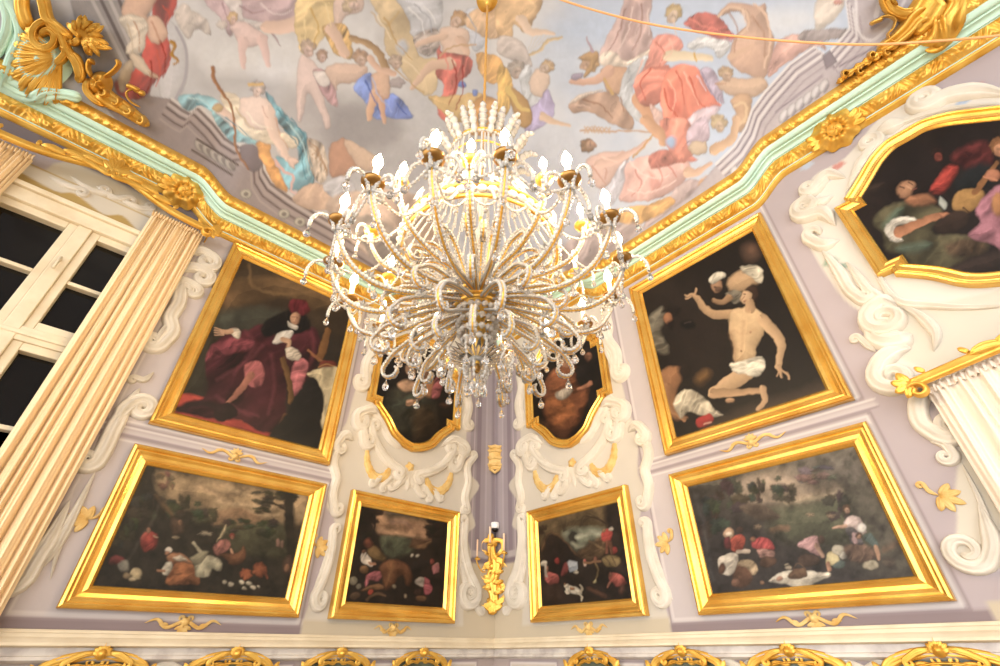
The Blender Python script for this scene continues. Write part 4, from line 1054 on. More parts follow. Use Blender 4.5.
def paint_market(X, Y):
    p = Painter(X, Y, (44, 38, 28), 0.7); p.vol = .42; p.foldk = 1.6; p.Z(80, 450, 4.348)
    p.fill([(340, 100), (460, 110), (640, 140), (820, 180), (1000, 200), (960, 330), (800, 312), (600, 316), (560, 250), (420, 250), (350, 190)], (164, 134, 94), soft=10)
    for q, c in (([(560, 170), (640, 190), (740, 170)], (120, 96, 70)), ([(600, 220), (700, 240), (860, 250)], (206, 172, 128)), ([(500, 150), (580, 190), (640, 230)], (196, 160, 116)), ([(680, 260), (780, 285), (860, 280)], (214, 180, 134)), ([(640, 160), (760, 210), (840, 215)], (196, 164, 120))):
        p.stroke(q, 18, c, soft=4, alpha=.8, w1=8)
    p.fill([(575, 275), (640, 255), (700, 252), (800, 300), (800, 340), (590, 335)], (142, 108, 74), soft=4)
    p.fill([(620, 320), (720, 330), (900, 330), (900, 470), (640, 420)], (70, 68, 44), soft=6)
    for a in ((440, 250, 60, 50, 1), (540, 270, 60, 50, 2), (640, 330, 50, 30, 3), (720, 320, 50, 26, 4), (820, 340, 55, 40, 5), (380, 130, 40, 40, 6), (280, 260, 70, 70, 7), (200, 350, 60, 70, 8)):
        tree(p, *a[:4], (52, 54, 36) if a[4] != 6 else (110, 88, 58), a[4])
    tree(p, 830, 220, 80, 45, (50, 44, 28), 9); tree(p, 800, 265, 40, 20, (56, 48, 30), 10); tree(p, 930, 200, 60, 30, (40, 34, 24), 11)
    p.stroke([(905, 190), (915, 400), (930, 660)], 40, (36, 29, 21), soft=3); p.stroke([(900, 270), (860, 240), (800, 225)], 8, (40, 32, 22))
    p.fill([(325, 205), (345, 208), (410, 275), (395, 290)], (100, 74, 44), soft=3); p.stroke([(326, 205), (300, 330)], 3, (60, 48, 34))
    p.fill([(264, 385), (298, 350), (338, 372), (330, 425), (282, 442)], (146, 48, 40), fold=(50, 30, .3), soft=2); p.head(297, 345, 17, (166, 110, 78), (50, 32, 22)); p.stroke([(320, 370), (335, 380)], 8, (190, 150, 120))
    p.fill([(400, 300), (440, 310), (450, 350), (410, 360)], (86, 62, 44), soft=4); p.blob(438, 315, 9, 11, (140, 100, 70)); p.blob(418, 378, 18, 8, (140, 120, 92))
    p.fill([(388, 530), (420, 485), (470, 480), (500, 510), (518, 572), (440, 585), (378, 578)], (150, 88, 44), fold=(70, 40, .3), soft=2); p.fill([(372, 470), (400, 448), (450, 455), (482, 480), (486, 496), (430, 490), (396, 500)], (176, 118, 78), soft=2, rim=.3)
    p.fill([(360, 530), (374, 490), (398, 490), (400, 520), (378, 545)], (216, 206, 182), soft=2); p.fill([(400, 470), (440, 462), (470, 480), (430, 488)], (206, 190, 164), soft=2); p.blob(385, 437, 16, 12, (216, 202, 182)); p.blob(378, 450, 9, 9, (168, 114, 82)); p.limb([(370, 525), (340, 522)], 14, 9, (166, 114, 80)); p.fill([(470, 545), (498, 535), (520, 575), (480, 578)], (140, 84, 44), soft=2)
    p.fill([(498, 500), (540, 462), (600, 470), (622, 500), (612, 530), (580, 512), (560, 548), (505, 548)], (158, 150, 122), fold=(40, 30, .2), soft=2); p.fill([(480, 470), (520, 440), (560, 445), (540, 480), (500, 500)], (128, 120, 94), soft=2); p.stroke([(490, 400), (505, 420), (520, 440)], 12, (150, 140, 112))
    p.fill([(575, 425), (630, 388), (658, 410), (640, 442), (600, 460)], (172, 104, 92), fold=(30, 24, .25), soft=2); p.head(664, 378, 15, (180, 110, 84), (160, 58, 44)); p.stroke([(660, 430), (665, 450)], 8, (180, 130, 96)); p.fill([(595, 395), (635, 325), (630, 360), (600, 400)], (176, 156, 116), soft=2)
    p.fill([(615, 455), (690, 445), (712, 418), (722, 440), (712, 484), (660, 500), (640, 480)], (112, 68, 38), soft=2, rim=.3)
    p.blob(722, 540, 26, 26, (156, 80, 42), rough=.2, rim=.4); p.blob(780, 520, 30, 34, (148, 76, 38), rough=.15, rim=.4); p.stroke([(800, 530), (815, 556)], 10, (120, 60, 36))
    for x, y, r in ((630, 572, 10), (655, 582, 12), (705, 575, 14), (735, 582, 13), (715, 605, 12), (752, 600, 12), (775, 595, 8)): p.blob(x, y, r, r * .7, (184, 172, 146), ang=30, rim=.35)
    p.blob(245, 535, 26, 28, (186, 164, 120), rim=.35); p.blob(208, 545, 20, 16, (120, 100, 72)); p.blob(230, 562, 16, 10, (170, 150, 112)); p.fill([(125, 490), (150, 460), (190, 475), (180, 500)], (120, 48, 46), soft=3); p.fill([(165, 500), (200, 480), (212, 515), (180, 530)], (130, 124, 110), soft=3)
    p.blob(545, 365, 30, 10, (140, 126, 102), rough=.3); p.blob(862, 405, 10, 18, (150, 110, 92)); p.blob(880, 408, 8, 16, (140, 104, 86)); p.blob(905, 500, 22, 40, (76, 52, 38), soft=4); p.blob(900, 515, 10, 16, (126, 86, 60))
    p.stroke([(420, 65), (300, 330), (210, 470)], 4, (110, 100, 84), soft=5, alpha=.4)
    return p.glaze(.5, .11, 7).noise(.12, .5, 71).noise(.12, .07, 72)

def paint_oxen(X, Y):
    p = Painter(X, Y, (36, 27, 21), 0.7); p.vol = .42; p.foldk = 1.6; p.Z(330, 490, 5.123)
    p.fill([(230, 130), (330, 110), (490, 130), (500, 260), (420, 240), (330, 240), (250, 210)], (168, 126, 90), soft=8); p.fill([(300, 105), (480, 110), (500, 150), (310, 145)], (84, 72, 56), soft=8)
    for q, c in (([(260, 205), (350, 220), (480, 240)], (206, 158, 116)), ([(320, 160), (380, 165), (420, 190)], (140, 108, 92)), ([(390, 200), (430, 175), (480, 205)], (134, 96, 72)), ([(420, 215), (490, 225)], (190, 140, 100))): p.stroke(q, 18, c, soft=5, w1=10, alpha=.85)
    p.fill([(260, 250), (300, 235), (400, 240), (430, 300), (360, 345), (280, 330)], (74, 78, 58), soft=5, fold=(30, 40, .2))
    tree(p, 220, 130, 90, 50, (34, 25, 19), 1); tree(p, 540, 190, 60, 50, (30, 22, 17), 2); p.stroke([(195, 90), (190, 320)], 22, (30, 22, 17)); p.stroke([(235, 100), (225, 260)], 10, (34, 25, 19)); tree(p, 560, 140, 60, 40, (34, 26, 20), 3); tree(p, 190, 250, 40, 50, (32, 24, 18), 4)
    p.fill([(420, 285), (520, 255), (480, 300)], (122, 86, 54), soft=3); p.fill([(430, 250), (520, 250), (425, 295), (400, 290)], (96, 66, 42), soft=3)
    p.fill([(190, 315), (220, 285), (285, 340), (270, 360), (215, 350)], (120, 92, 50), soft=3, rim=.3); p.blob(195, 272, 22, 26, (112, 58, 40), soft=3)
    p.fill([(160, 330), (185, 325), (220, 378), (205, 390), (165, 372)], (196, 182, 164), fold=(40, 20, .25)); p.blob(172, 318, 10, 12, (166, 110, 80)); p.limb([(205, 375), (235, 375)], 12, 8, (170, 116, 84)); p.blob(175, 408, 24, 20, (130, 92, 52), rim=.3)
    p.fill([(178, 470), (195, 430), (240, 415), (268, 425), (250, 465), (200, 465), (182, 500)], (176, 92, 100), fold=(50, 24, .25))
    p.fill([(255, 400), (280, 365), (340, 360), (400, 390), (425, 440), (415, 490), (395, 490), (380, 440), (345, 450), (330, 490), (300, 510), (280, 505), (270, 450)], (112, 68, 38), soft=3, rim=.3); p.fill([(300, 370), (330, 370), (320, 440), (295, 480)], (140, 92, 50), soft=5, alpha=.7)
    for x, y, r, c in ((422, 335, 9, (170, 160, 140)), (450, 335, 9, (160, 150, 130)), (520, 365, 13, (130, 56, 44)), (545, 385, 12, (176, 150, 130)), (330, 496, 9, (160, 140, 110)), (390, 546, 8, (160, 140, 112)), (120, 465, 20, (150, 140, 116)), (145, 495, 12, (120, 110, 92)), (208, 522, 14, (176, 60, 34))): p.blob(x, y, r, r * 1.1, c, rim=.3)
    p.fill([(525, 390), (550, 375), (560, 410), (530, 430)], (176, 104, 104)); p.fill([(430, 370), (480, 350), (510, 380), (440, 420)], (34, 27, 24), soft=3)
    p.fill([(440, 470), (460, 445), (485, 455), (480, 500), (455, 490)], (206, 190, 172)); p.fill([(482, 450), (505, 465), (522, 510), (505, 535), (480, 520)], (178, 82, 92), fold=(70, 24, .25)); p.blob(452, 525, 20, 16, (70, 46, 36))
    p.fill([(160, 515), (230, 480), (270, 490), (275, 510), (220, 512)], (124, 84, 50), rim=.3); p.stroke([(190, 560), (240, 530), (280, 540)], 14, (96, 70, 46)); p.blob(470, 555, 26, 16, (110, 76, 48)); p.blob(130, 540, 26, 20, (86, 64, 44))
    return p.glaze(.5, .11, 7).noise(.12, .6, 81).noise(.12, .08, 82)

def paint_harvest(X, Y):
    p = Painter(X, Y, (38, 29, 23), 0.7); p.vol = .42; p.foldk = 1.6; p.Z(525, 490, 5.123)
    p.fill([(50, 150), (230, 100), (420, 70), (440, 200), (300, 210), (200, 260), (60, 290)], (100, 80, 50), soft=8); p.fill([(200, 215), (280, 195), (400, 205), (400, 250), (320, 275), (260, 310), (230, 280)], (136, 140, 116), soft=7); p.fill([(215, 250), (240, 200), (280, 220), (260, 290), (240, 300)], (40, 36, 30), soft=5); p.stroke([(270, 240), (330, 220), (390, 228)], 18, (170, 170, 144), soft=4); p.stroke([(240, 270), (275, 290), (310, 280)], 14, (140, 140, 116), soft=4)
    p.fill([(80, 300), (140, 205), (258, 320), (250, 330), (140, 215), (95, 310)], (96, 68, 44), soft=2); p.fill([(95, 310), (142, 220), (240, 320), (240, 420), (90, 420)], (34, 25, 21), soft=2)
    p.stroke([(440, 60), (448, 200), (500, 400)], 60, (44, 33, 27), soft=5); tree(p, 90, 200, 40, 24, (50, 40, 28), 1)
    for k in range(6): p.stroke([(420, 180), (380 - k * 14, 150 - k * 4), (330 - k * 10, 120 + k * 14)], 4, (56, 42, 32), w1=1.5, alpha=.8)
    for k in range(5): p.stroke([(200, 210), (190 + k * 16, 180), (180 + k * 26, 150)], 3, (70, 54, 38), w1=1, alpha=.7)
    p.fill([(270, 320), (340, 270), (385, 240), (420, 300), (380, 350), (300, 350)], (104, 78, 50), soft=4, fold=(40, 40, .25)); p.stroke([(330, 260), (400, 300)], 10, (130, 102, 66)); p.stroke([(400, 270), (420, 250)], 12, (120, 90, 60))
    p.fill([(390, 225), (420, 200), (445, 220), (438, 260), (400, 262)], (168, 54, 46), fold=(40, 20, .25)); p.blob(436, 205, 14, 10, (200, 186, 164)); p.blob(404, 212, 9, 11, (150, 110, 76)); p.limb([(425, 265), (420, 320)], 22, 14, (140, 80, 56)); p.blob(460, 306, 18, 22, (150, 48, 42), rim=.3); p.limb([(440, 270), (450, 320)], 20, 14, (120, 74, 50))
    p.fill([(400, 350), (450, 330), (485, 345), (488, 380), (450, 395), (415, 392)], (140, 116, 70), soft=2, rim=.3); p.stroke([(420, 345), (445, 390)], 5, (90, 70, 46)); p.stroke([(450, 338), (470, 385)], 5, (92, 72, 46))
    p.fill([(205, 380), (225, 365), (268, 370), (268, 400), (230, 415), (215, 400)], (186, 192, 196), smooth=False); p.fill([(222, 400), (268, 385), (262, 410), (232, 420)], (150, 158, 166), smooth=False)
    p.fill([(200, 375), (222, 380), (220, 420), (190, 440), (185, 420)], (150, 64, 60), soft=2); p.blob(162, 360, 12, 16, (156, 44, 38)); p.fill([(105, 430), (125, 410), (165, 440), (170, 475), (130, 488), (110, 470)], (176, 82, 74), fold=(60, 24, .25)); p.blob(95, 375, 16, 12, (196, 184, 160)); p.blob(112, 400, 10, 14, (164, 108, 80)); p.stroke([(105, 385), (112, 440)], 10, (180, 166, 148))
    p.blob(303, 375, 8, 16, (190, 160, 140)); p.blob(305, 365, 7, 8, (176, 70, 62)); p.blob(360, 360, 10, 18, (150, 90, 66)); p.blob(262, 420, 10, 8, (190, 176, 150)); p.blob(260, 410, 5, 5, (190, 176, 150))
    p.stroke([(360, 380), (372, 420), (352, 470)], 8, (110, 90, 54)); p.blob(355, 467, 7, 8, (190, 176, 120)); p.stroke([(300, 372), (390, 368)], 12, (120, 84, 54))
    p.fill([(432, 440), (455, 422), (495, 435), (518, 470), (505, 492), (470, 490), (455, 470), (440, 470)], (182, 84, 72), fold=(30, 26, .25)); p.blob(438, 432, 9, 10, (150, 90, 66)); p.limb([(440, 470), (425, 495)], 12, 8, (180, 110, 84)); p.blob(500, 510, 14, 22, (96, 60, 46), soft=4)
    p.fill([(212, 500), (240, 490), (282, 505), (292, 530), (272, 535), (230, 525), (210, 530)], (216, 204, 178), fold=(20, 34, .15)); p.blob(245, 505, 14, 10, (160, 100, 54)); p.blob(215, 492, 12, 11, (206, 190, 160)); p.blob(208, 482, 5, 6, (150, 96, 56)); p.stroke([(222, 525), (210, 528), (205, 522)], 7, (206, 192, 166)); p.stroke([(275, 530), (290, 548), (286, 566)], 8, (206, 192, 164)); p.stroke([(282, 520), (296, 500), (288, 484)], 12, (206, 188, 156), w1=8)
    p.stroke([(330, 505), (410, 545)], 16, (84, 54, 38), soft=3); p.fill([(110, 500), (170, 490), (190, 560), (120, 570)], (60, 42, 32), soft=6)
    return p.glaze(.5, .11, 7).noise(.12, .6, 91).noise(.12, .08, 92)

def paint_picnic(X, Y):
    p = Painter(X, Y, (58, 52, 50), 0.7); p.vol = .42; p.foldk = 1.6; p.Z(680, 440, 4)
    p.fill([(0, 180), (700, 20), (760, 20), (970, 560), (500, 380), (240, 260), (100, 200)], (92, 86, 74), soft=40)
    p.fill([(235, 170), (330, 130), (470, 100), (600, 120), (650, 200), (560, 240), (420, 260), (250, 262)], (158, 138, 118), soft=12); p.stroke([(430, 245), (540, 225), (640, 212)], 22, (196, 172, 142), soft=6); p.stroke([(270, 215), (340, 210)], 30, (176, 154, 130), soft=8); p.fill([(430, 60), (700, 10), (740, 160), (560, 190), (460, 150)], (112, 104, 94), soft=20)
    p.fill([(360, 290), (480, 255), (660, 225), (700, 300), (760, 420), (420, 400)], (86, 88, 68), soft=16)
    for a in ((315, 205, 42, 50, 1), (415, 195, 50, 50, 2), (190, 220, 80, 70, 3), (130, 300, 60, 90, 4), (640, 260, 60, 60, 6), (560, 140, 90, 40, 7)): tree(p, *a[:4], (58, 56, 48) if a[4] != 7 else (104, 98, 86), a[4])
    p.fill([(240, 270), (320, 255), (400, 310), (300, 312)], (94, 78, 66), soft=3); p.stroke([(60, 220), (90, 320), (130, 560)], 8, (92, 92, 96), soft=6, alpha=.5)
    p.fill([(172, 380), (190, 350), (215, 365), (205, 400)], (176, 140, 110)); p.blob(195, 375, 14, 12, (206, 186, 160)); p.blob(238, 362, 14, 14, (86, 60, 50)); p.fill([(202, 400), (240, 378), (262, 405), (245, 450), (210, 445)], (172, 68, 50), fold=(40, 24, .2)); p.fill([(180, 395), (200, 385), (205, 430), (180, 430)], (110, 44, 48))
    p.fill([(285, 410), (320, 388), (360, 400), (378, 435), (340, 440), (300, 432)], (178, 62, 66), fold=(30, 26, .25)); p.fill([(310, 435), (372, 440), (372, 470), (320, 470)], (150, 110, 100), fold=(80, 14, .3)); p.blob(292, 396, 11, 12, (150, 100, 74)); p.blob(352, 487, 34, 22, (92, 64, 48))
    p.fill([(152, 480), (190, 455), (230, 460), (232, 500), (205, 545), (165, 530)], (202, 190, 172), fold=(50, 40, .25)); p.blob(170, 515, 14, 22, (96, 62, 44)); p.fill([(232, 490), (280, 480), (315, 515), (300, 540), (260, 530), (240, 560)], (186, 160, 124), fold=(40, 30, .25)); p.fill([(215, 540), (240, 500), (290, 530), (280, 580), (230, 590)], (104, 70, 50), soft=3); p.blob(225, 572, 18, 14, (132, 92, 72)); p.blob(330, 570, 10, 8, (140, 104, 80)); p.stroke([(230, 450), (275, 445)], 14, (196, 176, 156))
    p.fill([(472, 420), (495, 395), (550, 385), (560, 420), (565, 460), (530, 450), (500, 435)], (196, 148, 150), fold=(50, 26, .18)); p.blob(568, 398, 14, 16, (96, 70, 58)); p.limb([(550, 420), (570, 462)], 18, 10, (190, 150, 126)); p.blob(515, 480, 44, 24, (88, 66, 54))
    p.fill([(355, 562), (410, 530), (470, 520), (540, 525), (602, 535), (560, 565), (490, 598), (430, 580)], (206, 196, 176), fold=(20, 60, .08)); p.fill([(430, 545), (450, 520), (495, 512), (508, 540), (480, 556), (445, 560)], (112, 82, 58), rim=.3); p.stroke([(450, 520), (465, 494), (490, 500), (503, 528)], 5, (96, 70, 50)); p.blob(432, 512, 13, 10, (186, 170, 146)); p.blob(400, 556, 14, 9, (176, 130, 108)); p.blob(425, 500, 8, 6, (180, 166, 140))
    p.fill([(580, 490), (585, 460), (612, 445), (635, 465), (640, 490), (610, 500)], (200, 184, 134), rim=.25); p.blob(635, 440, 26, 20, (190, 182, 160), rim=.2); p.blob(655, 462, 18, 14, (196, 190, 176)); p.fill([(610, 500), (640, 480), (665, 490), (655, 515), (620, 515)], (82, 96, 92)); p.limb([(590, 490), (596, 520)], 18, 14, (180, 130, 100))
    p.fill([(655, 430), (700, 415), (760, 430), (785, 470), (720, 490), (670, 470)], (104, 80, 66), soft=3, fold=(40, 16, .25))
    p.fill([(658, 330), (680, 300), (715, 310), (735, 340), (748, 370), (720, 380), (690, 350), (665, 350)], (200, 178, 172), fold=(60, 24, .15)); p.fill([(660, 355), (690, 350), (715, 370), (735, 420), (690, 415), (675, 385)], (98, 92, 96), fold=(70, 20, .2)); p.fill([(688, 375), (705, 372), (712, 415), (695, 415)], (196, 160, 160)); p.head(668, 276, 18, (202, 158, 130), (116, 84, 60)); p.limb([(665, 340), (640, 348), (618, 352)], 14, 8, (200, 156, 128)); p.blob(728, 352, 20, 22, (206, 200, 192))
    p.fill([(735, 385), (760, 375), (785, 400), (795, 430), (770, 425), (745, 405)], (88, 108, 104), fold=(40, 20, .2)); p.head(715, 385, 16, (180, 136, 108), (110, 80, 60)); p.limb([(785, 430), (798, 472)], 22, 14, (190, 144, 112)); p.blob(765, 500, 32, 20, (186, 174, 146), rim=.25); p.blob(840, 490, 26, 18, (96, 82, 70), soft=4); p.stroke([(820, 440), (890, 400)], 18, (104, 80, 62), soft=6)
    for x, y in ((400, 350), (420, 355), (310, 345), (520, 300), (600, 305)): p.blob(x, y, 14, 8, (140, 116, 92), soft=3, rough=.3)
    p.stroke([(370, 360), (430, 350)], 20, (120, 92, 70), soft=4); p.stroke([(20, 190), (400, 90), (690, 20)], 6, (120, 112, 100), soft=5, alpha=.5)
    return p.glaze(.5, .11, 7).noise(.1, .5, 101).noise(.1, .07, 102)

def paint_women(X, Y):
    p = Painter(X, Y, (24, 18, 15), 0.7); p.vol = .42; p.foldk = 1.6; p.Z(350, 330, 3.571)
    p.fill([(130, 250), (180, 200), (250, 190), (290, 230), (300, 330), (220, 370), (150, 350)], (48, 48, 38), fold=(50, 40, .3), soft=8); p.fill([(170, 190), (205, 178), (238, 190), (250, 215), (215, 222), (180, 210)], (208, 160, 122), soft=3, rim=.3)
    p.fill([(150, 260), (230, 230), (265, 260), (210, 280), (160, 290)], (56, 60, 50), fold=(30, 26, .35), soft=3); p.limb([(205, 262), (235, 255), (265, 230)], 16, 9, (190, 140, 104)); p.blob(215, 256, 16, 8, (196, 146, 110)); p.fill([(260, 180), (285, 160), (300, 200), (285, 240), (262, 220)], (170, 112, 68), soft=4)
    p.head(210, 140, 34, (206, 156, 116), (44, 30, 22), up=-120); p.head(275, 150, 30, (170, 116, 82), (34, 24, 18)); p.fill([(295, 200), (315, 165), (332, 200), (320, 240), (292, 245)], (150, 74, 78), fold=(70, 16, .35), soft=2); p.fill([(230, 290), (290, 280), (310, 360), (240, 390)], (58, 44, 26), soft=8, fold=(60, 30, .3)); p.blob(340, 272, 16, 5, (80, 50, 34), soft=4)
    p.fill([(130, 60), (300, 40), (330, 120), (180, 130)], (40, 30, 24), soft=20)
    return p.glaze(.5, .11, 7).noise(.15, .5, 111)

def paint_elder(X, Y):
    p = Painter(X, Y, (24, 18, 15), 0.7); p.vol = .42; p.foldk = 1.6; p.Z(350, 330, 3.571)
    p.fill([(690, 250), (700, 190), (730, 140), (780, 120), (830, 150), (850, 210), (830, 300), (790, 350), (740, 360), (700, 310)], (128, 70, 34), fold=(60, 40, .35), soft=5); p.fill([(700, 260), (760, 240), (800, 270), (780, 330), (730, 340)], (150, 84, 34), fold=(80, 34, .35), soft=5); p.fill([(735, 225), (775, 205), (800, 215), (770, 245), (740, 245)], (170, 156, 138), fold=(20, 14, .3), soft=2)
    p.fill([(800, 140), (850, 130), (860, 190), (820, 200)], (30, 24, 24), soft=4); p.limb([(860, 190), (815, 212)], 18, 10, (186, 120, 84)); p.head(770, 105, 36, (190, 130, 90), (90, 66, 46)); p.head(850, 90, 28, (130, 84, 58), (34, 24, 20)); p.stroke([(705, 230), (700, 200), (715, 180)], 14, (120, 66, 36), soft=4)
    p.fill([(690, 330), (760, 350), (800, 340), (780, 390), (700, 370)], (70, 38, 20), soft=8, fold=(60, 30, .3))
    return p.glaze(.5, .11, 7).noise(.15, .5, 121)

def paint_musician(X, Y):
    p = Painter(X, Y, (34, 24, 21), 0.7); p.vol = .42; p.foldk = 1.6; p.Z(860, 120, 4.164)
    p.fill([(-20, 300), (90, 262), (95, 275), (0, 330)], (56, 42, 34), soft=4); p.fill([(-10, 330), (80, 300), (120, 400), (60, 560), (-10, 450)], (40, 29, 25), soft=10)
    p.fill([(380, 150), (470, 95), (540, 100), (560, 190), (500, 210), (430, 200)], (92, 30, 30), fold=(40, 40, .4), soft=6); p.fill([(290, 290), (330, 230), (370, 190), (410, 200), (380, 260), (330, 310)], (168, 44, 34), fold=(60, 30, .4), soft=4); p.head(325, 150, 32, (132, 56, 42), (50, 28, 22)); p.fill([(400, 250), (480, 190), (550, 190), (560, 260), (480, 290), (400, 300)], (26, 30, 32), soft=6)
    p.fill([(50, 430), (90, 370), (170, 345), (300, 350), (350, 400), (300, 460), (380, 480), (480, 480), (540, 530), (440, 580), (350, 625), (260, 630), (180, 560), (110, 540), (95, 470)], (88, 82, 56), fold=(50, 90, .35), soft=4); p.fill([(90, 440), (140, 380), (180, 370), (160, 400), (120, 450)], (96, 124, 104), soft=6, alpha=.7); p.fill([(150, 530), (230, 510), (300, 520), (240, 550), (180, 550)], (92, 116, 100), soft=6, alpha=.6); p.fill([(350, 520), (480, 490), (530, 540), (420, 580)], (76, 58, 40), fold=(30, 60, .35), soft=6)
    p.fill([(200, 320), (260, 300), (320, 340), (240, 360), (190, 345)], (172, 110, 70), soft=4, rim=.3); p.fill([(140, 270), (165, 252), (225, 255), (240, 290), (200, 325), (160, 320)], (188, 132, 92), soft=2, rim=.3); p.fill([(112, 280), (130, 250), (190, 240), (165, 265), (150, 300), (170, 340), (130, 325)], (30, 20, 17), soft=4); p.fill([(225, 270), (262, 250), (285, 290), (250, 312), (215, 318)], (34, 22, 18), soft=4); p.stroke([(165, 275), (180, 284)], 5, (60, 36, 28)); p.stroke([(200, 258), (216, 268)], 5, (60, 36, 28)); p.stroke([(190, 272), (210, 290)], 5, (214, 160, 116)); p.stroke([(216, 292), (232, 282)], 4, (140, 70, 56))
    p.fill([(100, 450), (140, 412), (200, 400), (240, 418), (200, 432), (160, 440), (145, 470), (180, 500), (130, 502)], (214, 206, 190), fold=(60, 22, .22), soft=2); p.limb([(160, 470), (240, 430), (330, 400)], 44, 26, (198, 128, 84), .35); p.fill([(325, 390), (360, 385), (400, 410), (400, 438), (370, 420), (350, 420)], (196, 124, 84), soft=2, rim=.3); p.fill([(335, 320), (362, 345), (352, 372), (330, 350)], (190, 196, 186), soft=2)
    p.fill([(385, 330), (430, 290), (490, 285), (520, 310), (500, 350), (440, 390), (390, 370)], (186, 136, 62), soft=2, rim=.3); p.stroke([(480, 300), (520, 240), (570, 180)], 26, (150, 96, 44), w1=18); p.fill([(310, 440), (390, 380), (450, 390), (440, 440), (370, 480)], (60, 42, 32), soft=3, rim=.3); p.stroke([(430, 370), (460, 385)], 6, (60, 34, 20)); p.blob(555, 230, 34, 28, (196, 122, 84), rim=.35); p.stroke([(515, 235), (570, 250)], 9, (206, 132, 90)); p.head(575, 120, 44, (206, 140, 96), (150, 96, 50))
    p.fill([(480, 380), (520, 320), (600, 280), (600, 540), (560, 520), (450, 480), (500, 430)], (160, 100, 116), fold=(50, 60, .35), soft=3); p.blob(575, 350, 30, 50, (196, 130, 70), rim=.3, soft=4)
    p.fill([(380, 620), (600, 540), (600, 600), (450, 650)], (52, 38, 32), soft=6)
    return p.glaze(.25, .08, 7).noise(.08, .5, 131).noise(.12, .07, 132)

def R4(s0, s1, z0, z1): return [(s0, z0), (s1, z0), (s1, z1), (s0, z1)]
BAS = 'landscape pictures in the lower row'
picture('L', R4(1.864, 3.151, 3.287, 5.020), paint_portrait, 'large portrait of a seated person in a crimson robe and cap, wearing a black wig', 'gilt framed paintings', .0044)
picture('R', R4(2.047, 3.336, 3.261, 4.956), paint_saint, 'large dark picture of a kneeling bare-chested figure with an outstretched arm', 'gilt framed paintings', .0044)
picture('L', R4(1.851, 3.172, 2.209, 3.133), paint_market, 'wide farmyard scene with a bending woman in an orange skirt, beneath the crimson portrait', 'gilt framed paintings', .0044)
picture('L', R4(.494, 1.624, 2.212, 3.134), paint_oxen, 'small country scene with a brown ox, framed left of the corner wall light', 'gilt framed paintings', .0044)
picture('R', R4(.516, 1.654, 2.214, 3.124), paint_harvest, 'small country scene with a running white dog, framed right of the corner wall light', 'gilt framed paintings', .0044)
picture('R', R4(2.041, 3.341, 2.198, 3.110), paint_picnic, 'wide picnic scene with a white cloth on the ground, below the kneeling figure', 'gilt framed paintings', .0044)
OPROF = [(o * .78, d * .9) for o, d in FPROF]
picture('L', cart_outline(OVC['L', 0]), paint_women, 'curved-edge dark picture of two women, half behind the chandelier', 'gilt framed paintings', .006, OPROF, False)
picture('R', cart_outline(OVC['R', 0]), paint_elder, 'curved-edge dark picture of a figure in an orange mantle, half behind the chandelier', 'gilt framed paintings', .006, OPROF, False)
picture('R', cart_outline(OVC['R', 1]), paint_musician, 'curved-edge picture of a bearded musician playing a lute, cut by the photo edge', 'gilt framed paintings', .0044, OPROF, False)
# ------------------------------------------------------------------ window on the left wall
win = empty('window_1', (0, 0, 0), kind='structure')
WD0, WD1 = -.06, .03
wall_box('casing', 'L', 3.44, 3.53, 1.2, 4.66, -.12, .035, WOODW, win)
wall_box('casing', 'L', 4.55, 4.64, 1.2, 4.66, -.12, .035, WOODW, win)
wall_box('lintel', 'L', 3.40, 4.68, 4.56, 4.66, -.12, .05, WOODW, win)
wall_box('lintel_moulding', 'L', 3.38, 4.70, 4.66, 4.70, -.02, .075, WOODW, win)
wall_box('transom', 'L', 3.53, 4.55, 3.60, 3.70, -.10, .03, WOODW, win)
wall_box('transom_moulding', 'L', 3.53, 4.55, 3.635, 3.665, .028, .045, WOODW, win)
wall_box('mullion', 'L', 3.985, 4.065, 1.2, 4.56, -.10, .035, WOODW, win)
for a, b in ((3.53, 3.985), (4.065, 4.55)):
    for z0, z1, mz in ((3.70, 4.56, [4.10]), (1.2, 3.60, [3.08, 2.5, 1.9])):
        sash = wall_box('sash', 'L', a, a + .052, z0, z1, -.08, .018, WOODW, win)
        wall_box('sash', 'L', b - .052, b, z0, z1, -.08, .018, WOODW, win)
        wall_box('sash', 'L', a + .052, b - .052, z0, z0 + .055, -.08, .018, WOODW, win)
        wall_box('sash', 'L', a + .052, b - .052, z1 - .055, z1, -.08, .018, WOODW, win)
        for z in mz: wall_box('muntin', 'L', a + .052, b - .052, z - .014, z + .014, -.07, .012, WOODW, win)
        zz = [z0 + .05] + mz + [z1 - .05]
        for q in range(len(zz) - 1): wall_box('pane', 'L', a + .045, b - .045, zz[q], zz[q + 1], -.05, -.042, PANE, win)
tube('handle', [wall_pt('L', 4.03, 4.22, .035), wall_pt('L', 4.03, 4.24, .06), wall_pt('L', 4.03, 4.16, .06), wall_pt('L', 4.03, 4.14, .055)], .009, WOODW, win)
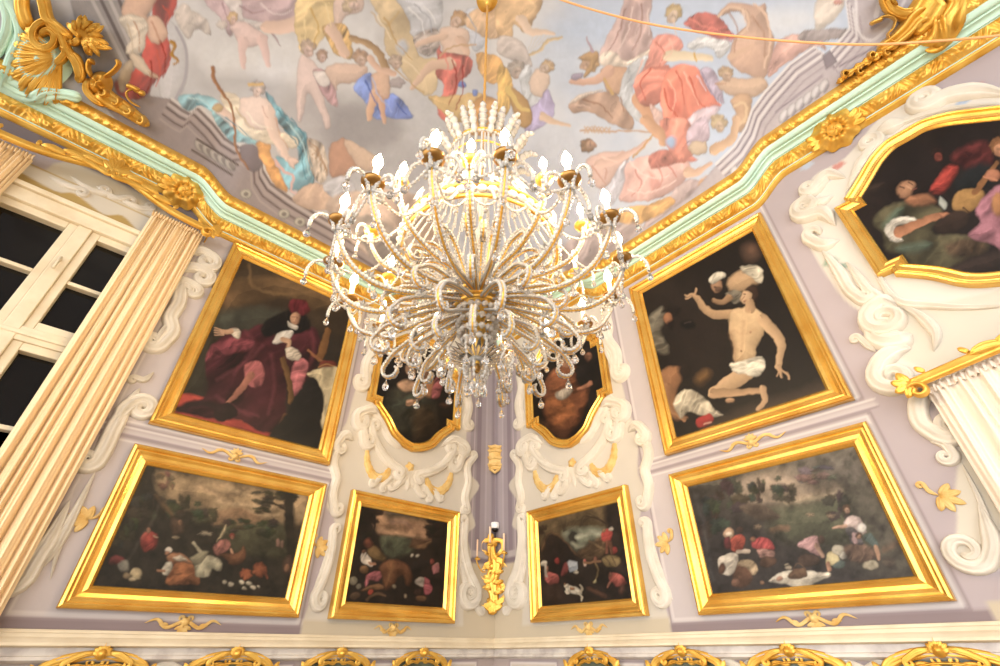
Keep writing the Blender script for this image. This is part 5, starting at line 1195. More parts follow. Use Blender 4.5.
# ------------------------------------------------------------------ curtains and their gilt pelmets
def curtain(side, s0, s1, ztop, zbot, mat, label, folds, d=.11, flare=0.0, seed=1):
    r = np.random.default_rng(seed)
    nu, nv = folds * 16, 44
    wid = r.uniform(.5, 1.6, folds); ed = np.r_[0, np.cumsum(wid)] / wid.sum()
    am = wid / wid.max() * r.uniform(.8, 1.2, folds)
    fine = r.uniform(0, 6.28, 6)
    zt = ztop if callable(ztop) else (lambda s: ztop)
    V = []
    for i in range(nu):
        u = i / (nu - 1)
        f = min(folds - 1, int(np.searchsorted(ed, u, 'right') - 1)); x = (u - ed[f]) / (ed[f + 1] - ed[f])
        deep = am[f] * (math.sin(PI * x) ** .7 - .55)
        for j in range(nv):
            v = j / (nv - 1)
            tight = .55 + .45 * min(1, v * 2.2)
            gather = (1 - min(1, v * 3.5)) * .010 * math.sin(2 * PI * folds * 2.6 * u + fine[0])
            s = s0 + (s1 - s0) * (u + .012 * math.sin(3 * v + fine[1] + 5 * u) * v)
            z = zt(s) + (zbot - zt(s)) * v
            crease = .006 * math.sin(2 * PI * folds * 1.7 * u + fine[2] + 2.2 * v) + .004 * math.sin(2 * PI * folds * 3.1 * u + fine[3] - 3 * v)
            V.append(wall_pt(side, s, z, d - .02 + .075 * deep * tight + gather + crease))
    root = empty('curtain', wall_pt(side, (s0 + s1) / 2, zbot, d), label, 'curtain', 'curtains')
    mesh_obj('curtain_panel', V, grid_faces(nu, nv), mat, root)
    H = []
    for i in range(nu):
        u = i / (nu - 1); k = u * folds * 2.6
        s = s0 + (s1 - s0) * u
        for q in range(5): H.append(wall_pt(side, s, zt(s) + .028 - .012 * q + .005 * math.sin(k * 9), d - .005 + .012 * math.sin(2 * PI * k) + (.012 if q in (1, 2) else 0)))
    mesh_obj('gathered_heading', H, grid_faces(nu, 5), mat, root)
    return root

def zpl(s): return 4.915 + .13 * math.exp(-((s - 4.05) / .3) ** 2)
def zpr(s): return 3.19 + .10 * (1 - min(1, abs(s - 4.3) / .7)) ** 1.0
curtain('L', 3.37, 3.74, lambda s: 4.885, 1.3, CURT, 'long cream curtain beside the crimson portrait, right edge of the dark window', 7, seed=3)
curtain('L', 4.47, 4.80, lambda s: 4.885, 1.3, CURT, 'cream curtain cut by the photo edge, left side of the dark window', 7, seed=8)
curtain('R', 3.66, 4.95, lambda s: zpr(s) - .04, 1.3, CURTW, 'pale curtain on the right wall hanging under the musician picture', 16, seed=5)

def pelmet(side, s0, s1, zf, label, seed, lo=True, hi=True):
    sm = np.linspace(s0, s1, 60)
    root = empty('curtain_pelmet', wall_pt(side, (s0 + s1) / 2, zf((s0 + s1) / 2), .0), label, 'pelmet', 'gilt curtain pelmets')
    prof = [(.135, .026), (.16, .032), (.182, .026), (.19, .012), (.184, .0), (.192, -.010), (.186, -.024), (.168, -.03), (.145, -.022), (.135, .0)]
    V = [wall_pt(side, s, zf(s) + h, d) for s in sm for d, h in prof]
    F = grid_faces(len(sm), len(prof), cv=True) + [tuple(range(len(prof))), tuple(range((len(sm) - 1) * len(prof), len(sm) * len(prof)))]
    mesh_obj('moulding', V, F, GOLD, root)
    M = WALLMAP[side]
    r = random.Random(seed)
    for s, sg, on in ((s0, -1, lo), (s1, 1, hi)):
        if not on: continue
        wall_box('bracket', side, s - .012 if sg > 0 else s, s + .012 if sg < 0 else s, zf(s) - .015, zf(s) + .02, 0, .15, GOLD, root)
        for a in (0, 1, 2, 3): leaf('corner_leaf', (s, zf(s)), (PI / 2 if sg > 0 else PI / 2) + sg * (-.2 + a * .75) * -1 - PI * .25 * sg, .085, .05, .03, GOLD, lambda a_, b_, h: M(a_, b_, .185 + h), root, bend=.5 * sg)
        ribbon('corner_scroll', curl((s + .03 * sg, zf(s) - .05), PI / 2, .045, 1.3, sg), .03, .035, GOLD, lambda a_, b_, h: M(a_, b_, .185 + h), root)
    c = (s0 + s1) / 2
    for k in range(5): leaf('crest_leaf', (c, zf(c) - .02), PI / 2 + (k - 2) * .55, .15 - .015 * abs(k - 2), .06, .03, GOLD, lambda a_, b_, h: M(a_, b_, .19 + h), root, bend=(k - 2) * -.25)
    for sg in (-1, 1):
        for q in range(3):
            x = c + sg * (.07 + q * .1)
            leaf('trailing_leaf', (x, zf(x) + .0), (0 if sg > 0 else PI) + sg * .35, .14, .055, .03, GOLD, lambda a_, b_, h: M(a_, b_, .19 + h), root, bend=-sg * .9)
        scroll('crest_scroll', [(c + sg * .03, zf(c) - .07), (c + sg * .15, zf(c) - .05), (c + sg * .25, zf(c + sg * .25))], .035, .03, GOLD, lambda a_, b_, h: M(a_, b_, .195 + h), root, c0=(.03, 1.2, -sg))
    for k in range(7):
        x = s0 + (s1 - s0) * (.06 + .88 * k / 6)
        leaf('bud', (x, zf(x) + .03), PI / 2 + r.uniform(-.7, .7), .055, .03, .02, GOLD, lambda a_, b_, h: M(a_, b_, .17 + h), root)
    return root
pelmet('L', 3.34, 4.78, zpl, 'gilt curved pelmet over the dark window, right above the cream curtains', 1)
pelmet('R', 3.62, 4.98, zpr, 'gilt flame-crested pelmet on the right wall, below the musician picture', 2, hi=False)

# ------------------------------------------------------------------ pale scrollwork round the bays
def W(side, pts): return [on_wall(side, *p) for p in pts]

def surround_small(side, label):
    M0 = WALLMAP[side]; pinch = .16 if side == 'L' else .04
    M = lambda a, b, h: M0(a - pinch * max(0.0, a - 1.32), b, h)
    root = empty('scroll_surround', wall_pt(side, 1.1, 2.15, 0), label, 'wall ornament', 'pale scroll surrounds')
    S = lambda nm, pts, w, t, **k: scroll(nm, pts, w * 1.35, t * 1.7, STUCCO, M, root, **k)
    # outer edge, from the shaped frame down
    S('side_scroll', [(1.70, 4.95), (1.74, 4.75), (1.70, 4.55), (1.77, 4.35), (1.74, 4.15)], .10, .035, c1=(.06, 1.3, 1))
    S('volute', W('R', [(602, 408), (612, 402), (625, 404)]), .08, .05, c1=(.08, 1.5, -1), c0=None)
    S('volute', W('R', [(630, 432), (640, 425), (649, 433)]), .07, .045, c1=(.05, 1.2, -1))
    S('side_scroll', W('R', [(648, 440), (652, 454), (648, 470), (652, 486), (649, 503)]), .065, .035, c1=(.036, 1.2, -1), c0=(.03, 1.0, 1))
    S('foot_scroll', W('R', [(650, 524), (652, 548), (660, 574), (669, 592)]), .06, .035, c1=(.055, 1.5, -1), c0=(.03, .8, 1))
    S('foot_moulding', W('R', [(653, 520), (657, 550), (667, 580), (676, 600)]), .025, .02)
    # inner edge, beside the corner pilaster
    S('side_scroll', [(.47, 4.9), (.43, 4.7), (.47, 4.5), (.41, 4.3), (.45, 4.1)], .085, .035, c1=(.05, 1.2, -1))
    S('volute', W('R', [(544, 444), (534, 438), (524, 443)]), .075, .05, c1=(.07, 1.5, 1))
    S('side_scroll', W('R', [(514, 456), (520, 466), (519, 482), (522, 496), (520, 508)]), .06, .035, c1=(.03, 1.2, 1), c0=(.025, 1.0, -1))
    S('foot_scroll', W('R', [(523, 520), (524, 545), (520, 568), (512, 588)]), .075, .05, c1=(.10, 1.7, 1), c0=(.02, .8, -1))
    S('foot_moulding', W('R', [(526, 520), (525, 560), (518, 592), (508, 612)]), .04, .025, c1=(.025, 1.0, -1))
    S('side_leaf', W('R', [(605, 300), (612, 325), (608, 345), (616, 365)]), .06, .03, c1=(.03, 1., 1))
    # hood that follows the foot of the shaped frame
    c = OVC[side, 0]
    o = cart_outline(c, .62, 3.525, 5.0)
    lowpart = o[1:24]
    ribbon('hood_moulding', resample([(a, b) for a, b in lowpart], .03), .11, .035, STUCCO, M, root, lobes=3)
    for sg in (-1, 1):
        S('hood_scroll', [(c + sg * .10, 3.40), (c + sg * .28, 3.48), (c + sg * .42, 3.60), (c + sg * .50, 3.72)], .07, .035, c1=(.05, 1.2, sg), c0=(.04, 1.1, sg))
        S('bracket_scroll', [(c + sg * .52, 3.86), (c + sg * .60, 3.74), (c + sg * .56, 3.58)], .08, .04, c1=(.06, 1.2, -sg))
        # gilded garland hanging from the hood
        g0, g1 = (c + sg * .20, 3.40), (c + sg * .50, 3.52)
        gp = catmull([g0, (c + sg * .25, 3.31), (c + sg * .36, 3.29), (c + sg * .46, 3.38), g1], 8)
        gw = .05 + .035 * np.sin(np.linspace(0, PI, len(gp))) + .008 * np.sin(np.arange(len(gp)) * 2.1)
        ribbon('gilded_garland', gp, gw, .035, GOLDM, M, root, lobes=5)
        for k in range(3): S('leaf_scroll', [(c + sg * (.06 + k * .1), 3.36 - k * .02), (c + sg * (.10 + k * .11), 3.27), (c + sg * (.16 + k * .1), 3.22)], .045, .025, c1=(.022, 1.2, -sg if k % 2 else sg))
    for k in range(7):
        a = -PI / 2 + (k - 3) * .34
        leaf('shell_leaf', (c, 3.44), a, .21 - .012 * abs(k - 3), .06, .03, STUCCO, M, root, bend=(k - 3) * .12)
    disc_relief('gilded_boss', (c, 3.45), .045, lambda r, t: (.035 * (1 - r * r), 1 + .15 * math.cos(5 * t)), GOLDM, lambda a, b, h: M(a, b, .012 + h), root, 6, 30)
    return root
surround_small('L', 'pale scroll surround between the two pictures left of the corner wall light')
surround_small('R', 'pale scroll surround between the two pictures right of the corner wall light')

def surround_window(label):
    M = WALLMAP['L']
    root = empty('scroll_surround', wall_pt('L', 3.6, 2.2, 0), label, 'wall ornament', 'pale scroll surrounds')
    S = lambda nm, pts, w, t, **k: scroll(nm, W('L', pts), w * 1.1, t * 1.6, STUCCO, M, root, **k)
    S('volute', [(188, 254), (200, 252), (212, 258)], .085, .05, c1=(.075, 1.4, 1))
    S('volute', [(180, 272), (192, 268), (205, 272)], .085, .045, c1=(.07, 1.2, 1))
    S('volute', [(172, 282), (184, 282), (196, 288)], .07, .04, c1=(.05, 1.0, 1))
    S('side_scroll', [(180, 290), (178, 304), (170, 318), (172, 332), (160, 346)], .10, .04, c1=(.055, 1.3, 1), c0=(.04, .9, 1))
    S('side_scroll', [(150, 352), (160, 336), (168, 322)], .05, .035)
    S('acanthus', [(154, 372), (144, 380), (134, 378)], .04, .03, c1=(.02, 1., -1))
    S('volute', [(112, 426), (124, 410), (134, 402)], .09, .05, c1=(.065, 1.5, 1))
    S('side_scroll', [(140, 388), (128, 404), (114, 428), (104, 450), (97, 462)], .09, .04, c1=(.05, 1.2, 1))
    S('side_scroll', [(96, 470), (76, 510), (56, 548), (42, 568)], .05, .03)
    S('foot_scroll', [(70, 500), (52, 535), (36, 560), (26, 578)], .085, .045, c1=(.085, 1.6, 1))
    S('foot_moulding', [(92, 480), (70, 520), (58, 550), (50, 580)], .03, .02)
    for q, c in (([(48, 176), (66, 186), (82, 190)], (.03, 1.2, 1)), ([(70, 176), (90, 190), (104, 194)], (.035, 1.2, -1)), ([(96, 186), (114, 198), (128, 198)], (.035, 1.2, 1)), ([(120, 200), (138, 208), (150, 210)], (.03, 1.2, -1)), ([(142, 212), (158, 216), (168, 224)], (.025, 1., 1))):
        S('overdoor_scroll', q, .045, .02, c1=c)
    return root
surround_window('pale scroll border beside the long cream curtain, left of the farmyard scene')

def surround_large(label):
    M = WALLMAP['R']
    root = empty('scroll_surround', wall_pt('R', 4.2, 3.3, 0), label, 'wall ornament', 'pale scroll surrounds')
    S = lambda nm, pts, w, t, **k: scroll(nm, W('R', pts), w * 1.05, t * 1.6, STUCCO, M, root, **k)
    S('top_scroll', [(1010, 96), (980, 92), (950, 96), (930, 106)], .12, .04, c1=(.07, 1.4, -1))
    S('top_moulding', [(1000, 104), (960, 108), (920, 117), (880, 136), (856, 170), (845, 196)], .045, .025)
    S('shell_scroll', [(908, 122), (890, 128), (876, 136)], .12, .04)
    S('top_scroll', [(878, 146), (868, 156), (858, 172), (848, 190)], .08, .04, c0=(.06, 1.3, 1))
    S('side_scroll', [(846, 178), (828, 176), (816, 190)], .09, .045, c1=(.05, 1.2, -1))
    S('volute', [(834, 196), (820, 204), (806, 206)], .07, .04, c1=(.04, 1.1, -1))
    S('volute', [(836, 226), (824, 214), (806, 218)], .10, .055, c1=(.08, 1.5, -1))
    S('volute', [(840, 240), (824, 246), (810, 240)], .09, .045, c1=(.05, .8, -1))
    S('fluted_scroll', [(822, 250), (832, 262), (842, 276), (850, 290), (862, 300)], .08, .035, c1=(.04, 1.2, 1), lobes=5)
    S('side_leaf', [(846, 262), (858, 276), (868, 290), (878, 296)], .06, .03, c1=(.03, 1., -1))
    S('hood_moulding', [(862, 246), (874, 268), (896, 300), (930, 306), (970, 308), (1010, 306)], .05, .03)
    S('hood_moulding', [(900, 306), (920, 316), (936, 334), (934, 352)], .06, .035)
    S('volute', [(898, 306), (884, 304), (872, 312)], .11, .06, c1=(.09, 1.5, 1))
    S('volute', [(912, 334), (902, 340), (888, 342)], .12, .05, c1=(.07, 1.1, -1))
    S('base_scroll', [(912, 348), (896, 352), (882, 362), (876, 374)], .10, .055, c1=(.085, 1.3, 1))
    S('leaf_scroll', [(876, 352), (868, 346), (860, 338)], .04, .03, c1=(.025, 1., 1))
    S('under_scroll', [(922, 392), (918, 408), (922, 424), (938, 436)], .09, .04, c1=(.07, 1.3, 1), c0=(.05, 1., -1))
    S('under_scroll', [(930, 442), (944, 444), (954, 454)], .05, .03, c1=(.035, 1.2, -1))
    S('side_moulding', [(960, 460), (980, 500), (994, 540), (1000, 566)], .03, .02)
    S('foot_scroll', [(978, 500), (992, 540), (990, 560)], .07, .04, c1=(.08, 1.4, -1))
    return root
surround_large('pale scroll surround framing the musician picture on the right wall')

# ------------------------------------------------------------------ small gilded ornaments on the panels
def foliage(side, px, py, w, label, group, flip=1, d=.004):
    M0 = WALLMAP[side]; M = lambda a, b, h: M0(a, b, d + h)
    s, z = on_wall(side, px, py)
    root = empty('gilded_sprig', wall_pt(side, s, z - .05, 0), label, 'wall ornament', 'gilded sprigs on the wall panels')
    for k in range(5): leaf('leaf', (s, z + .02 * flip), (-PI / 2 if flip < 0 else PI / 2) + (k - 2) * .6, .05, .022, .016, GOLDM, M, root)
    for sg in (-1, 1):
        scroll('tendril', [(s + sg * .02, z), (s + sg * w * .22, z + .03 * flip), (s + sg * w * .36, z - .01 * flip), (s + sg * w * .5, z + .012 * flip)], .02, .016, GOLDM, M, root, c0=(.018, 1., sg * flip))
        leaf('leaf', (s + sg * w * .2, z + .02 * flip), PI / 2 - sg * 1.2, .05, .02, .014, GOLDM, M, root, bend=-sg * .8)
    disc_relief('boss', (s, z), .028, lambda r, t: (.03 * (1 - r * r), 1 + .12 * math.cos(6 * t)), GOLDM, M, root, 5, 24)
    return root
foliage('L', 185, 622, .42, 'gilded foliage sprig on the dark strip under the farmyard scene', None, -1)
foliage('L', 393, 628, .34, 'gilded foliage sprig under the small ox picture', None, -1)
foliage('R', 589, 627, .36, 'gilded foliage sprig under the small picture with the white dog', None, -1)
foliage('R', 814, 618, .42, 'gilded foliage sprig on the dark strip under the picnic scene', None, -1)
foliage('L', 235, 457, .46, 'gilded foliage sprig between the crimson portrait and the farmyard scene', None, 1)
foliage('R', 752, 443, .46, 'gilded foliage sprig between the kneeling figure and the picnic scene', None, 1)

def side_leaf(side, px, py, ang, label, sc=1.0):
    M0 = WALLMAP[side]; M = lambda a, b, h: M0(a, b, .004 + h)
    s, z = on_wall(side, px, py)
    root = empty('gilded_side_ornament', wall_pt(side, s, z, 0), label, 'wall ornament', 'gilded leaf ornaments on the panel edges')
    for k in range(5): leaf('leaf', (s, z), ang + (k - 2) * .62, (.105 - .012 * abs(k - 2)) * sc, .042 * sc, .02, GOLDM, M, root, bend=(k - 2) * .1)
    scroll('curl', [(s, z), (s + .04 * math.cos(ang + PI) * sc, z + .03), (s + .05 * math.cos(ang + PI) * sc, z + .07 * sc)], .022, .02, GOLDM, M, root, c1=(.016, 1., 1))
    return root
side_leaf('L', 88, 520, 0.2, 'gilded leaf ornament on the panel edge left of the farmyard scene')
side_leaf('L', 317, 547, PI, 'gilded leaf ornament between the farmyard scene and the ox picture')
side_leaf('R', 668, 543, PI, 'gilded leaf ornament between the white dog picture and the picnic scene')
side_leaf('R', 940, 496, -.6, 'gilded leaf ornament on the panel edge right of the picnic scene', .95)

# corner cartouche: a folded gilded strapwork tablet on the pilaster
CN = np.array([1, -1, 0]) / math.sqrt(2); CE = np.array([1, 1, 0]) / math.sqrt(2)
def corner_map_at(off):
    P0 = CN * off
    def M(px, py, h):
        d = ray(px, py); t = ((P0 - CAM) @ CN) / (d @ CN)
        return tuple(CAM + t * d + CN * h)
    return M
CM = corner_map_at(.05)
def pt(px, py, off=.05): return np.array(corner_map_at(off)(px, py, 0))
cart = empty('gilded_cartouche', tuple(pt(495, 472, 0.02)), 'gilded strapwork tablet on the corner pilaster, above the wall light', 'wall ornament')
mesh_obj('tablet', [CM(a, b, .01 + .012 * math.cos((a - 495) / 9 * 1.5)) for a in np.linspace(488, 502, 9) for b in np.linspace(449, 470, 9)], grid_faces(9, 9), GOLDM, cart, recalc=False)
for k in range(3): ribbon('strap', [(486, 450 + k * 7), (490, 452 + k * 7), (495, 451 + k * 7), (500, 452 + k * 7), (504, 450 + k * 7)], 3, .02, GOLDM, lambda a, b, h: CM(a, b, h + .02), cart)
ribbon('strap', [(488, 466), (491, 470), (495, 473), (499, 470), (502, 466)], 3, .02, GOLDM, lambda a, b, h: CM(a, b, h + .02), cart)
ribbon('strap', [(487, 446), (491, 448), (495, 447), (499, 448), (503, 446)], 4, .02, GOLDM, lambda a, b, h: CM(a, b, h + .02), cart)

# ------------------------------------------------------------------ wall light in the corner, sensor above it
sc_ = empty('wall_light', tuple(pt(493, 612, .05)), 'gilt rococo wall light with three pale candles in the corner', 'wall light')
R_ = lambda nm, pts, w, th, **k: ribbon(nm, catmull(pts, 5), w, th, GOLD, CM, sc_, lobes=3, **k)
R_('back_plate', [(493, 536), (491, 550), (495, 566), (491, 582), (494, 598), (493, 612)], [9] * 8 + [14] * 10 + [10] * 8, .05)
R_('scroll', [(494, 562), (486, 566), (481, 575), (487, 582), (493, 577), (489, 572)], 6, .08)
R_('scroll', [(493, 590), (484, 588), (478, 597), (483, 606), (490, 604), (488, 598)], 6.5, .07)
R_('scroll', [(493, 560), (502, 562), (509, 572), (508, 584), (501, 590), (498, 583)], 7, .08)
R_('scroll', [(492, 603), (500, 602), (507, 594), (504, 586), (498, 590)], 6.5, .07)
R_('scroll', [(490, 556), (482, 550), (484, 542), (491, 542), (490, 548)], 5, .08)
R_('scroll', [(496, 556), (503, 550), (502, 542), (495, 541), (496, 547)], 5, .08)
R_('crest_leaf', [(492, 548), (490, 540), (492, 533)], 6, .07)
R_('shell', [(484, 604), (490, 608), (497, 607), (503, 602)], 8, .06)
R_('pendant_leaf', [(493, 600), (492, 608), (493, 615)], 9, .06)
for k in range(6): leaf('leaf', (493, 570 + k * 5), (-.6 if k % 2 else 3.7), 13, 5, .09, GOLD, CM, sc_, bend=.8 if k % 2 else -.8)
for (bx, by, tx, ty, base) in ((477, 559, 473.5, 540, (486, 572)), (490, 545, 488.2, 527, (491, 560)), (504, 553, 502.6, 534, (499, 570))):
    b3 = pt(bx, by, .16 if bx != 490 else .2); t3 = pt(tx, ty, .16 if bx != 490 else .2); t3[:2] = b3[:2]
    a3 = pt(*base, .07)
    arm = tube('arm', catmull([a3, (a3 + b3) / 2 + np.array([0, 0, -.05]), b3 + np.array([0, 0, -.03]), b3], 6), .008, GOLD, sc_)
    lathe('drip_pan', [(.008, -.012), (.03, -.006), (.034, .004), (.016, .006), (.014, .02)], GOLD, arm, 14, tuple(b3))
    lathe('candle', [(.0105, 0), (.0105, t3[2] - b3[2]), (.004, t3[2] - b3[2] + .006)], WAX, arm, 10, tuple(b3))
cs = pt(495, 530, .06)
sens = empty('sensor', tuple(cs), 'small white and black sensor on the pilaster above the wall light', 'sensor')
lathe('housing', [(.034, .012), (.042, .02), (.044, .06), (.040, .07)], WHITEP, sens, 20, tuple(cs))
lathe('dome', [(.006, -.022), (.022, -.016), (.033, 0), (.034, .014)], BLACKP, sens, 20, tuple(cs))
tube('bracket', [cs + CN * -.06 + np.array([0, 0, .04]), cs + np.array([0, 0, .04])], .008, BLACKP, sens)
tube('lead', [cs + np.array([0, 0, -.02]), cs + np.array([0, 0, -.1]) - CN * .03, cs + np.array([0, 0, -.16]) - CN * .045], .004, BLACKP, sens)

# ------------------------------------------------------------------ arched gilt mirrors below the entablature
def arch_mirror(side, px, half, label, group='gilt arched mirrors along the lower edge'):
    M0 = WALLMAP[side]
    s, _ = on_wall(side, px, 655); zt = 2.022
    root = empty('gilt_mirror', wall_pt(side, s, 1.3, 0), label, 'mirror', group)
    th = np.linspace(0, PI, 26)
    arch = [(s + half, 1.3)] + [(s + half * math.cos(t) * (1 + .08 * math.sin(2 * t) ** 2), zt - .15 + .13 * math.sin(t) ** .8) for t in th] + [(s - half, 1.3)]
    M = lambda a, b, h: M0(a, b, .02 + h)
    ribbon('arched_frame', arch, .05, .035, GOLD, M, root, lobes=3, round_end=False)
    ribbon('inner_bead', [(s + (a - s) * .84, b - .045) for a, b in arch], .016, .022, GOLD, M, root, round_end=False)
    V = [M0(s, 1.3, .014)] + [M0(s + (a - s) * .96, b - .01, .014) for a, b in arch]
    mesh_obj('panel', V, [(0, i, i + 1) for i in range(1, len(arch))], GREENP, root, smooth=False)
    C_ = lambda a, b, h: M0(a, b, .05 + h)
    for k in range(7): leaf('crest_leaf', (s, zt - .02), PI / 2 + (k - 3) * .5, .062 - .005 * abs(k - 3), .024, .025, GOLD, C_, root, bend=(k - 3) * -.12)
    for sg in (-1, 1):
        scroll('crest_scroll', [(s + sg * .02, zt - .01), (s + sg * .08, zt - .02), (s + sg * .14, zt - .05)], .03, .025, GOLD, C_, root, c1=(.018, 1., -sg))
        leaf('shoulder_leaf', (s + sg * half * 1.02, zt - .12), PI / 2 - sg * .3, .07, .03, .025, GOLD, C_, root, bend=-sg * .4)
        scroll('filigree', [(s + sg * half * .75, zt - .13), (s + sg * half * .45, zt - .07), (s + sg * .04, zt - .075)], .02, .02, GOLD, M, root, c1=(.02, 1.1, -sg))
    disc_relief('crest_boss', (s, zt - .015), .03, lambda r, t: (.04 * (1 - r * r), 1), GOLD, C_, root, 5, 20)
    return root
for sd, px, hf, lb in (('L', 100, .24, 'gilt arched mirror top at the lower edge, leftmost under the farmyard scene'), ('L', 234, .24, 'gilt arched mirror top at the lower edge, below right end of the farmyard scene'),
                       ('L', 338, .24, 'gilt arched mirror top at the lower edge, below left side of the ox picture'), ('L', 420, .24, 'gilt arched mirror top at the lower edge, below right side of the ox picture'),
                       ('R', 594, .22, 'gilt arched mirror top at the lower edge, below the white dog picture'), ('R', 686, .24, 'gilt arched mirror top at the lower edge, below left end of the picnic scene'),
                       ('R', 793, .25, 'gilt arched mirror top at the lower edge, below middle of the picnic scene'), ('R', 943, .25, 'gilt arched mirror top at the lower edge, rightmost by the photo edge')):
    arch_mirror(sd, px, hf, lb)
for sd, px, lb in (('L', 152, 'pale scroll relief between the first two arched mirrors under the farmyard scene'), ('R', 740, 'pale scroll relief between the arched mirrors under the picnic scene'), ('R', 862, 'pale scroll relief between the two rightmost arched mirrors')):
    s, _ = on_wall(sd, px, 660); root = empty('scroll_relief', wall_pt(sd, s, 1.85, 0), lb, 'wall ornament')
    for sg in (-1, 1):
        scroll('scroll', [(s + sg * .02, 1.93), (s + sg * .09, 1.955), (s + sg * .17, 1.92)], .045, .02, STUCCO, WALLMAP[sd], root, c1=(.035, 1.3, -sg), c0=(.02, 1., sg))
        scroll('scroll', [(s + sg * .03, 1.88), (s + sg * .12, 1.86), (s + sg * .19, 1.89)], .035, .02, STUCCO, WALLMAP[sd], root, c1=(.025, 1.2, sg))

# ------------------------------------------------------------------ gilded rosettes on the cornice
def rosette(side, s, label):
    zc = ZC + float(rise(s)); M0 = WALLMAP[side]
    ud, uz = .055, .085; L = math.hypot(ud, uz); nd, nz = uz / L, -ud / L
    M = lambda a, b, h: M0(a, zc + .055 + b * uz / L + nz * (h + .012), .075 + b * ud / L + nd * (h + .012))
    root = empty('gilded_rosette', M(s, -.1, 0), label, 'ceiling ornament', 'gilded rosettes on the cornice')
    def hf(r, t):
        pet = .5 + .5 * math.cos(9 * t)
        h = .07 * (1 - r ** 3) * (.75 + .25 * math.cos(r * 11)) + .07 * pet * r * (1 - r)
        return max(0, h), 1 + .14 * pet * r
    disc_relief('petals', (s, 0), .14, hf, GOLD, M, root, 16, 90)
    disc_relief('heart', (s, 0), .05, lambda r, t: (.05 + .03 * (1 - r * r) * (.8 + .2 * math.cos(4 * t + 7 * r)), 1), GOLD, M, root, 8, 40)
    for k in range(9): leaf('sepal', (s, 0), k * 2 * PI / 9 + .2, .145, .06, .03, GOLD, M, root)
    for sg in (-1, 1):
        for q in range(3): leaf('side_leaf', (s + sg * .09, -.02 + q * .02), (0 if sg > 0 else PI) + sg * (-.5 + q * .35), .10, .05, .03, GOLD, M, root, bend=sg * .6)
    return root
rosette('L', on_wall('L', 190, 183, .08)[0], 'gilded rosette on the cornice above the curtain, left side')
rosette('R', on_wall('R', 835, 131, .08)[0], 'gilded rosette on the cornice above the kneeling figure, right side')

# ------------------------------------------------------------------ carved gilding that climbs from the cornice into the painted vault
VM = lambda a, b, h: vault_map(a, b, h + .015)
VM2 = lambda a, b, h: vault_map(a, b, h + .05)
mp = empty('trim_7', (0, 0, 0), kind='structure')
disc_relief('mint_plate', (40, 60), 35, lambda r, t: (.05 * (1 - r ** 6) + .015 * math.cos(r * 12), 1 + .05 * math.cos(3 * t)), MINT, VM, mp, 10, 50)
ribbon('mint_swirl', catmull([(6, 104), (8, 84), (14, 62), (24, 40), (20, 16), (6, -8), (-6, -30)], 6), 17, .07, MINT, VM, mp, lobes=5, round_end=False)
ribbon('mint_swirl', catmull([(84, 100), (70, 96), (50, 94), (30, 94), (10, 84), (-8, 66)], 6), 12, .05, MINT, VM2, mp, lobes=5)
ribbon('mint_swirl', catmull([(-10, 60), (4, 44), (10, 20), (2, -10)], 6), 14, .05, MINT, VM, mp, lobes=5, round_end=False)
sh = empty('gilded_shell', VM(64, 57, 0), 'gilded shell on the mint moulding, upper left corner', 'ceiling ornament')
for k in range(11):
    a = 1.72 + k * .205
    ribbon('flute', leaf_pts((64, 57), a, 53 - 1.2 * abs(k - 5), .12 * (k - 5) / 5), list(np.linspace(3.5, 11, 11)), .05, GOLD, VM2, sh, lobes=3)
ribbon('hinge', catmull([(58, 66), (66, 60), (70, 52), (62, 48)], 5), 9, .09, GOLD, VM2, sh, lobes=3)
scv = empty('gilded_scroll', VM(70, 70, 0), 'gilded volute and drapery just above the shell, upper left corner', 'ceiling ornament')
ribbon('volute', list(catmull([(84, 84), (80, 66), (70, 50), (62, 30), (50, 24)], 6)) + curl((50, 24), PI, 15, 1.3, -1), 9, .10, GOLD, VM2, scv, lobes=3)
ribbon('drapery', catmull([(44, -10), (48, 6), (52, 22), (62, 32), (76, 42)], 6), 12, .10, GOLD, VM2, scv, lobes=3)
ribbon('panel', catmull([(26, -8), (25, 8), (28, 22), (34, 30)], 6), 16, .05, GOLD, VM2, scv, lobes=5)
ribbon('stem', catmull([(72, 54), (80, 62), (84, 74), (80, 84)], 6), 10, .09, GOLD, VM2, scv, lobes=3)
spr = empty('gilded_leaf_spray', VM(84, 40, 0), 'gilded leafy spray right of the shell, upper left corner', 'ceiling ornament')
for k, (a, L) in enumerate(((-2.2, 22), (-1.75, 24), (-1.3, 24), (-.85, 24), (-.4, 26), (.05, 28), (.45, 32), (.9, 20), (2.6, 12))):
    leaf('leaf', (84, 40), a, L, 8.5, .06, GOLD, VM2, spr, bend=.35 if k % 2 else -.3)
    leaf('small_leaf', (84 + 7 * math.cos(a), 40 + 7 * math.sin(a)), a + .25, L * .6, 6, .09, GOLD, VM2, spr, bend=.5)
msk = empty('gilded_mask', VM(104, 92, 0), 'gilded horned mask and curling body beside the painted red mantle', 'ceiling ornament')
def mask_h(r, t):
    e = .11 * (1 - r * r)
    return e + .03 * math.exp(-((r - .35) / .2) ** 2) * math.cos(3 * t + .6) , 1 + .06 * math.cos(2 * t)
disc_relief('face', (101, 84), 12, mask_h, GOLD, VM, msk, 12, 48, 1.1)
for p_ in ([(95, 80), (91, 70), (93, 62), (97, 66)], [(106, 78), (114, 74), (121, 66), (118, 60)]): ribbon('horn', catmull(p_, 5), 5, .07, GOLD, VM2, msk)
ribbon('body', catmull([(98, 90), (110, 100), (124, 108), (138, 118), (150, 126)], 6), list(np.linspace(20, 9, 25)), .10, GOLD, VM, msk, lobes=3)
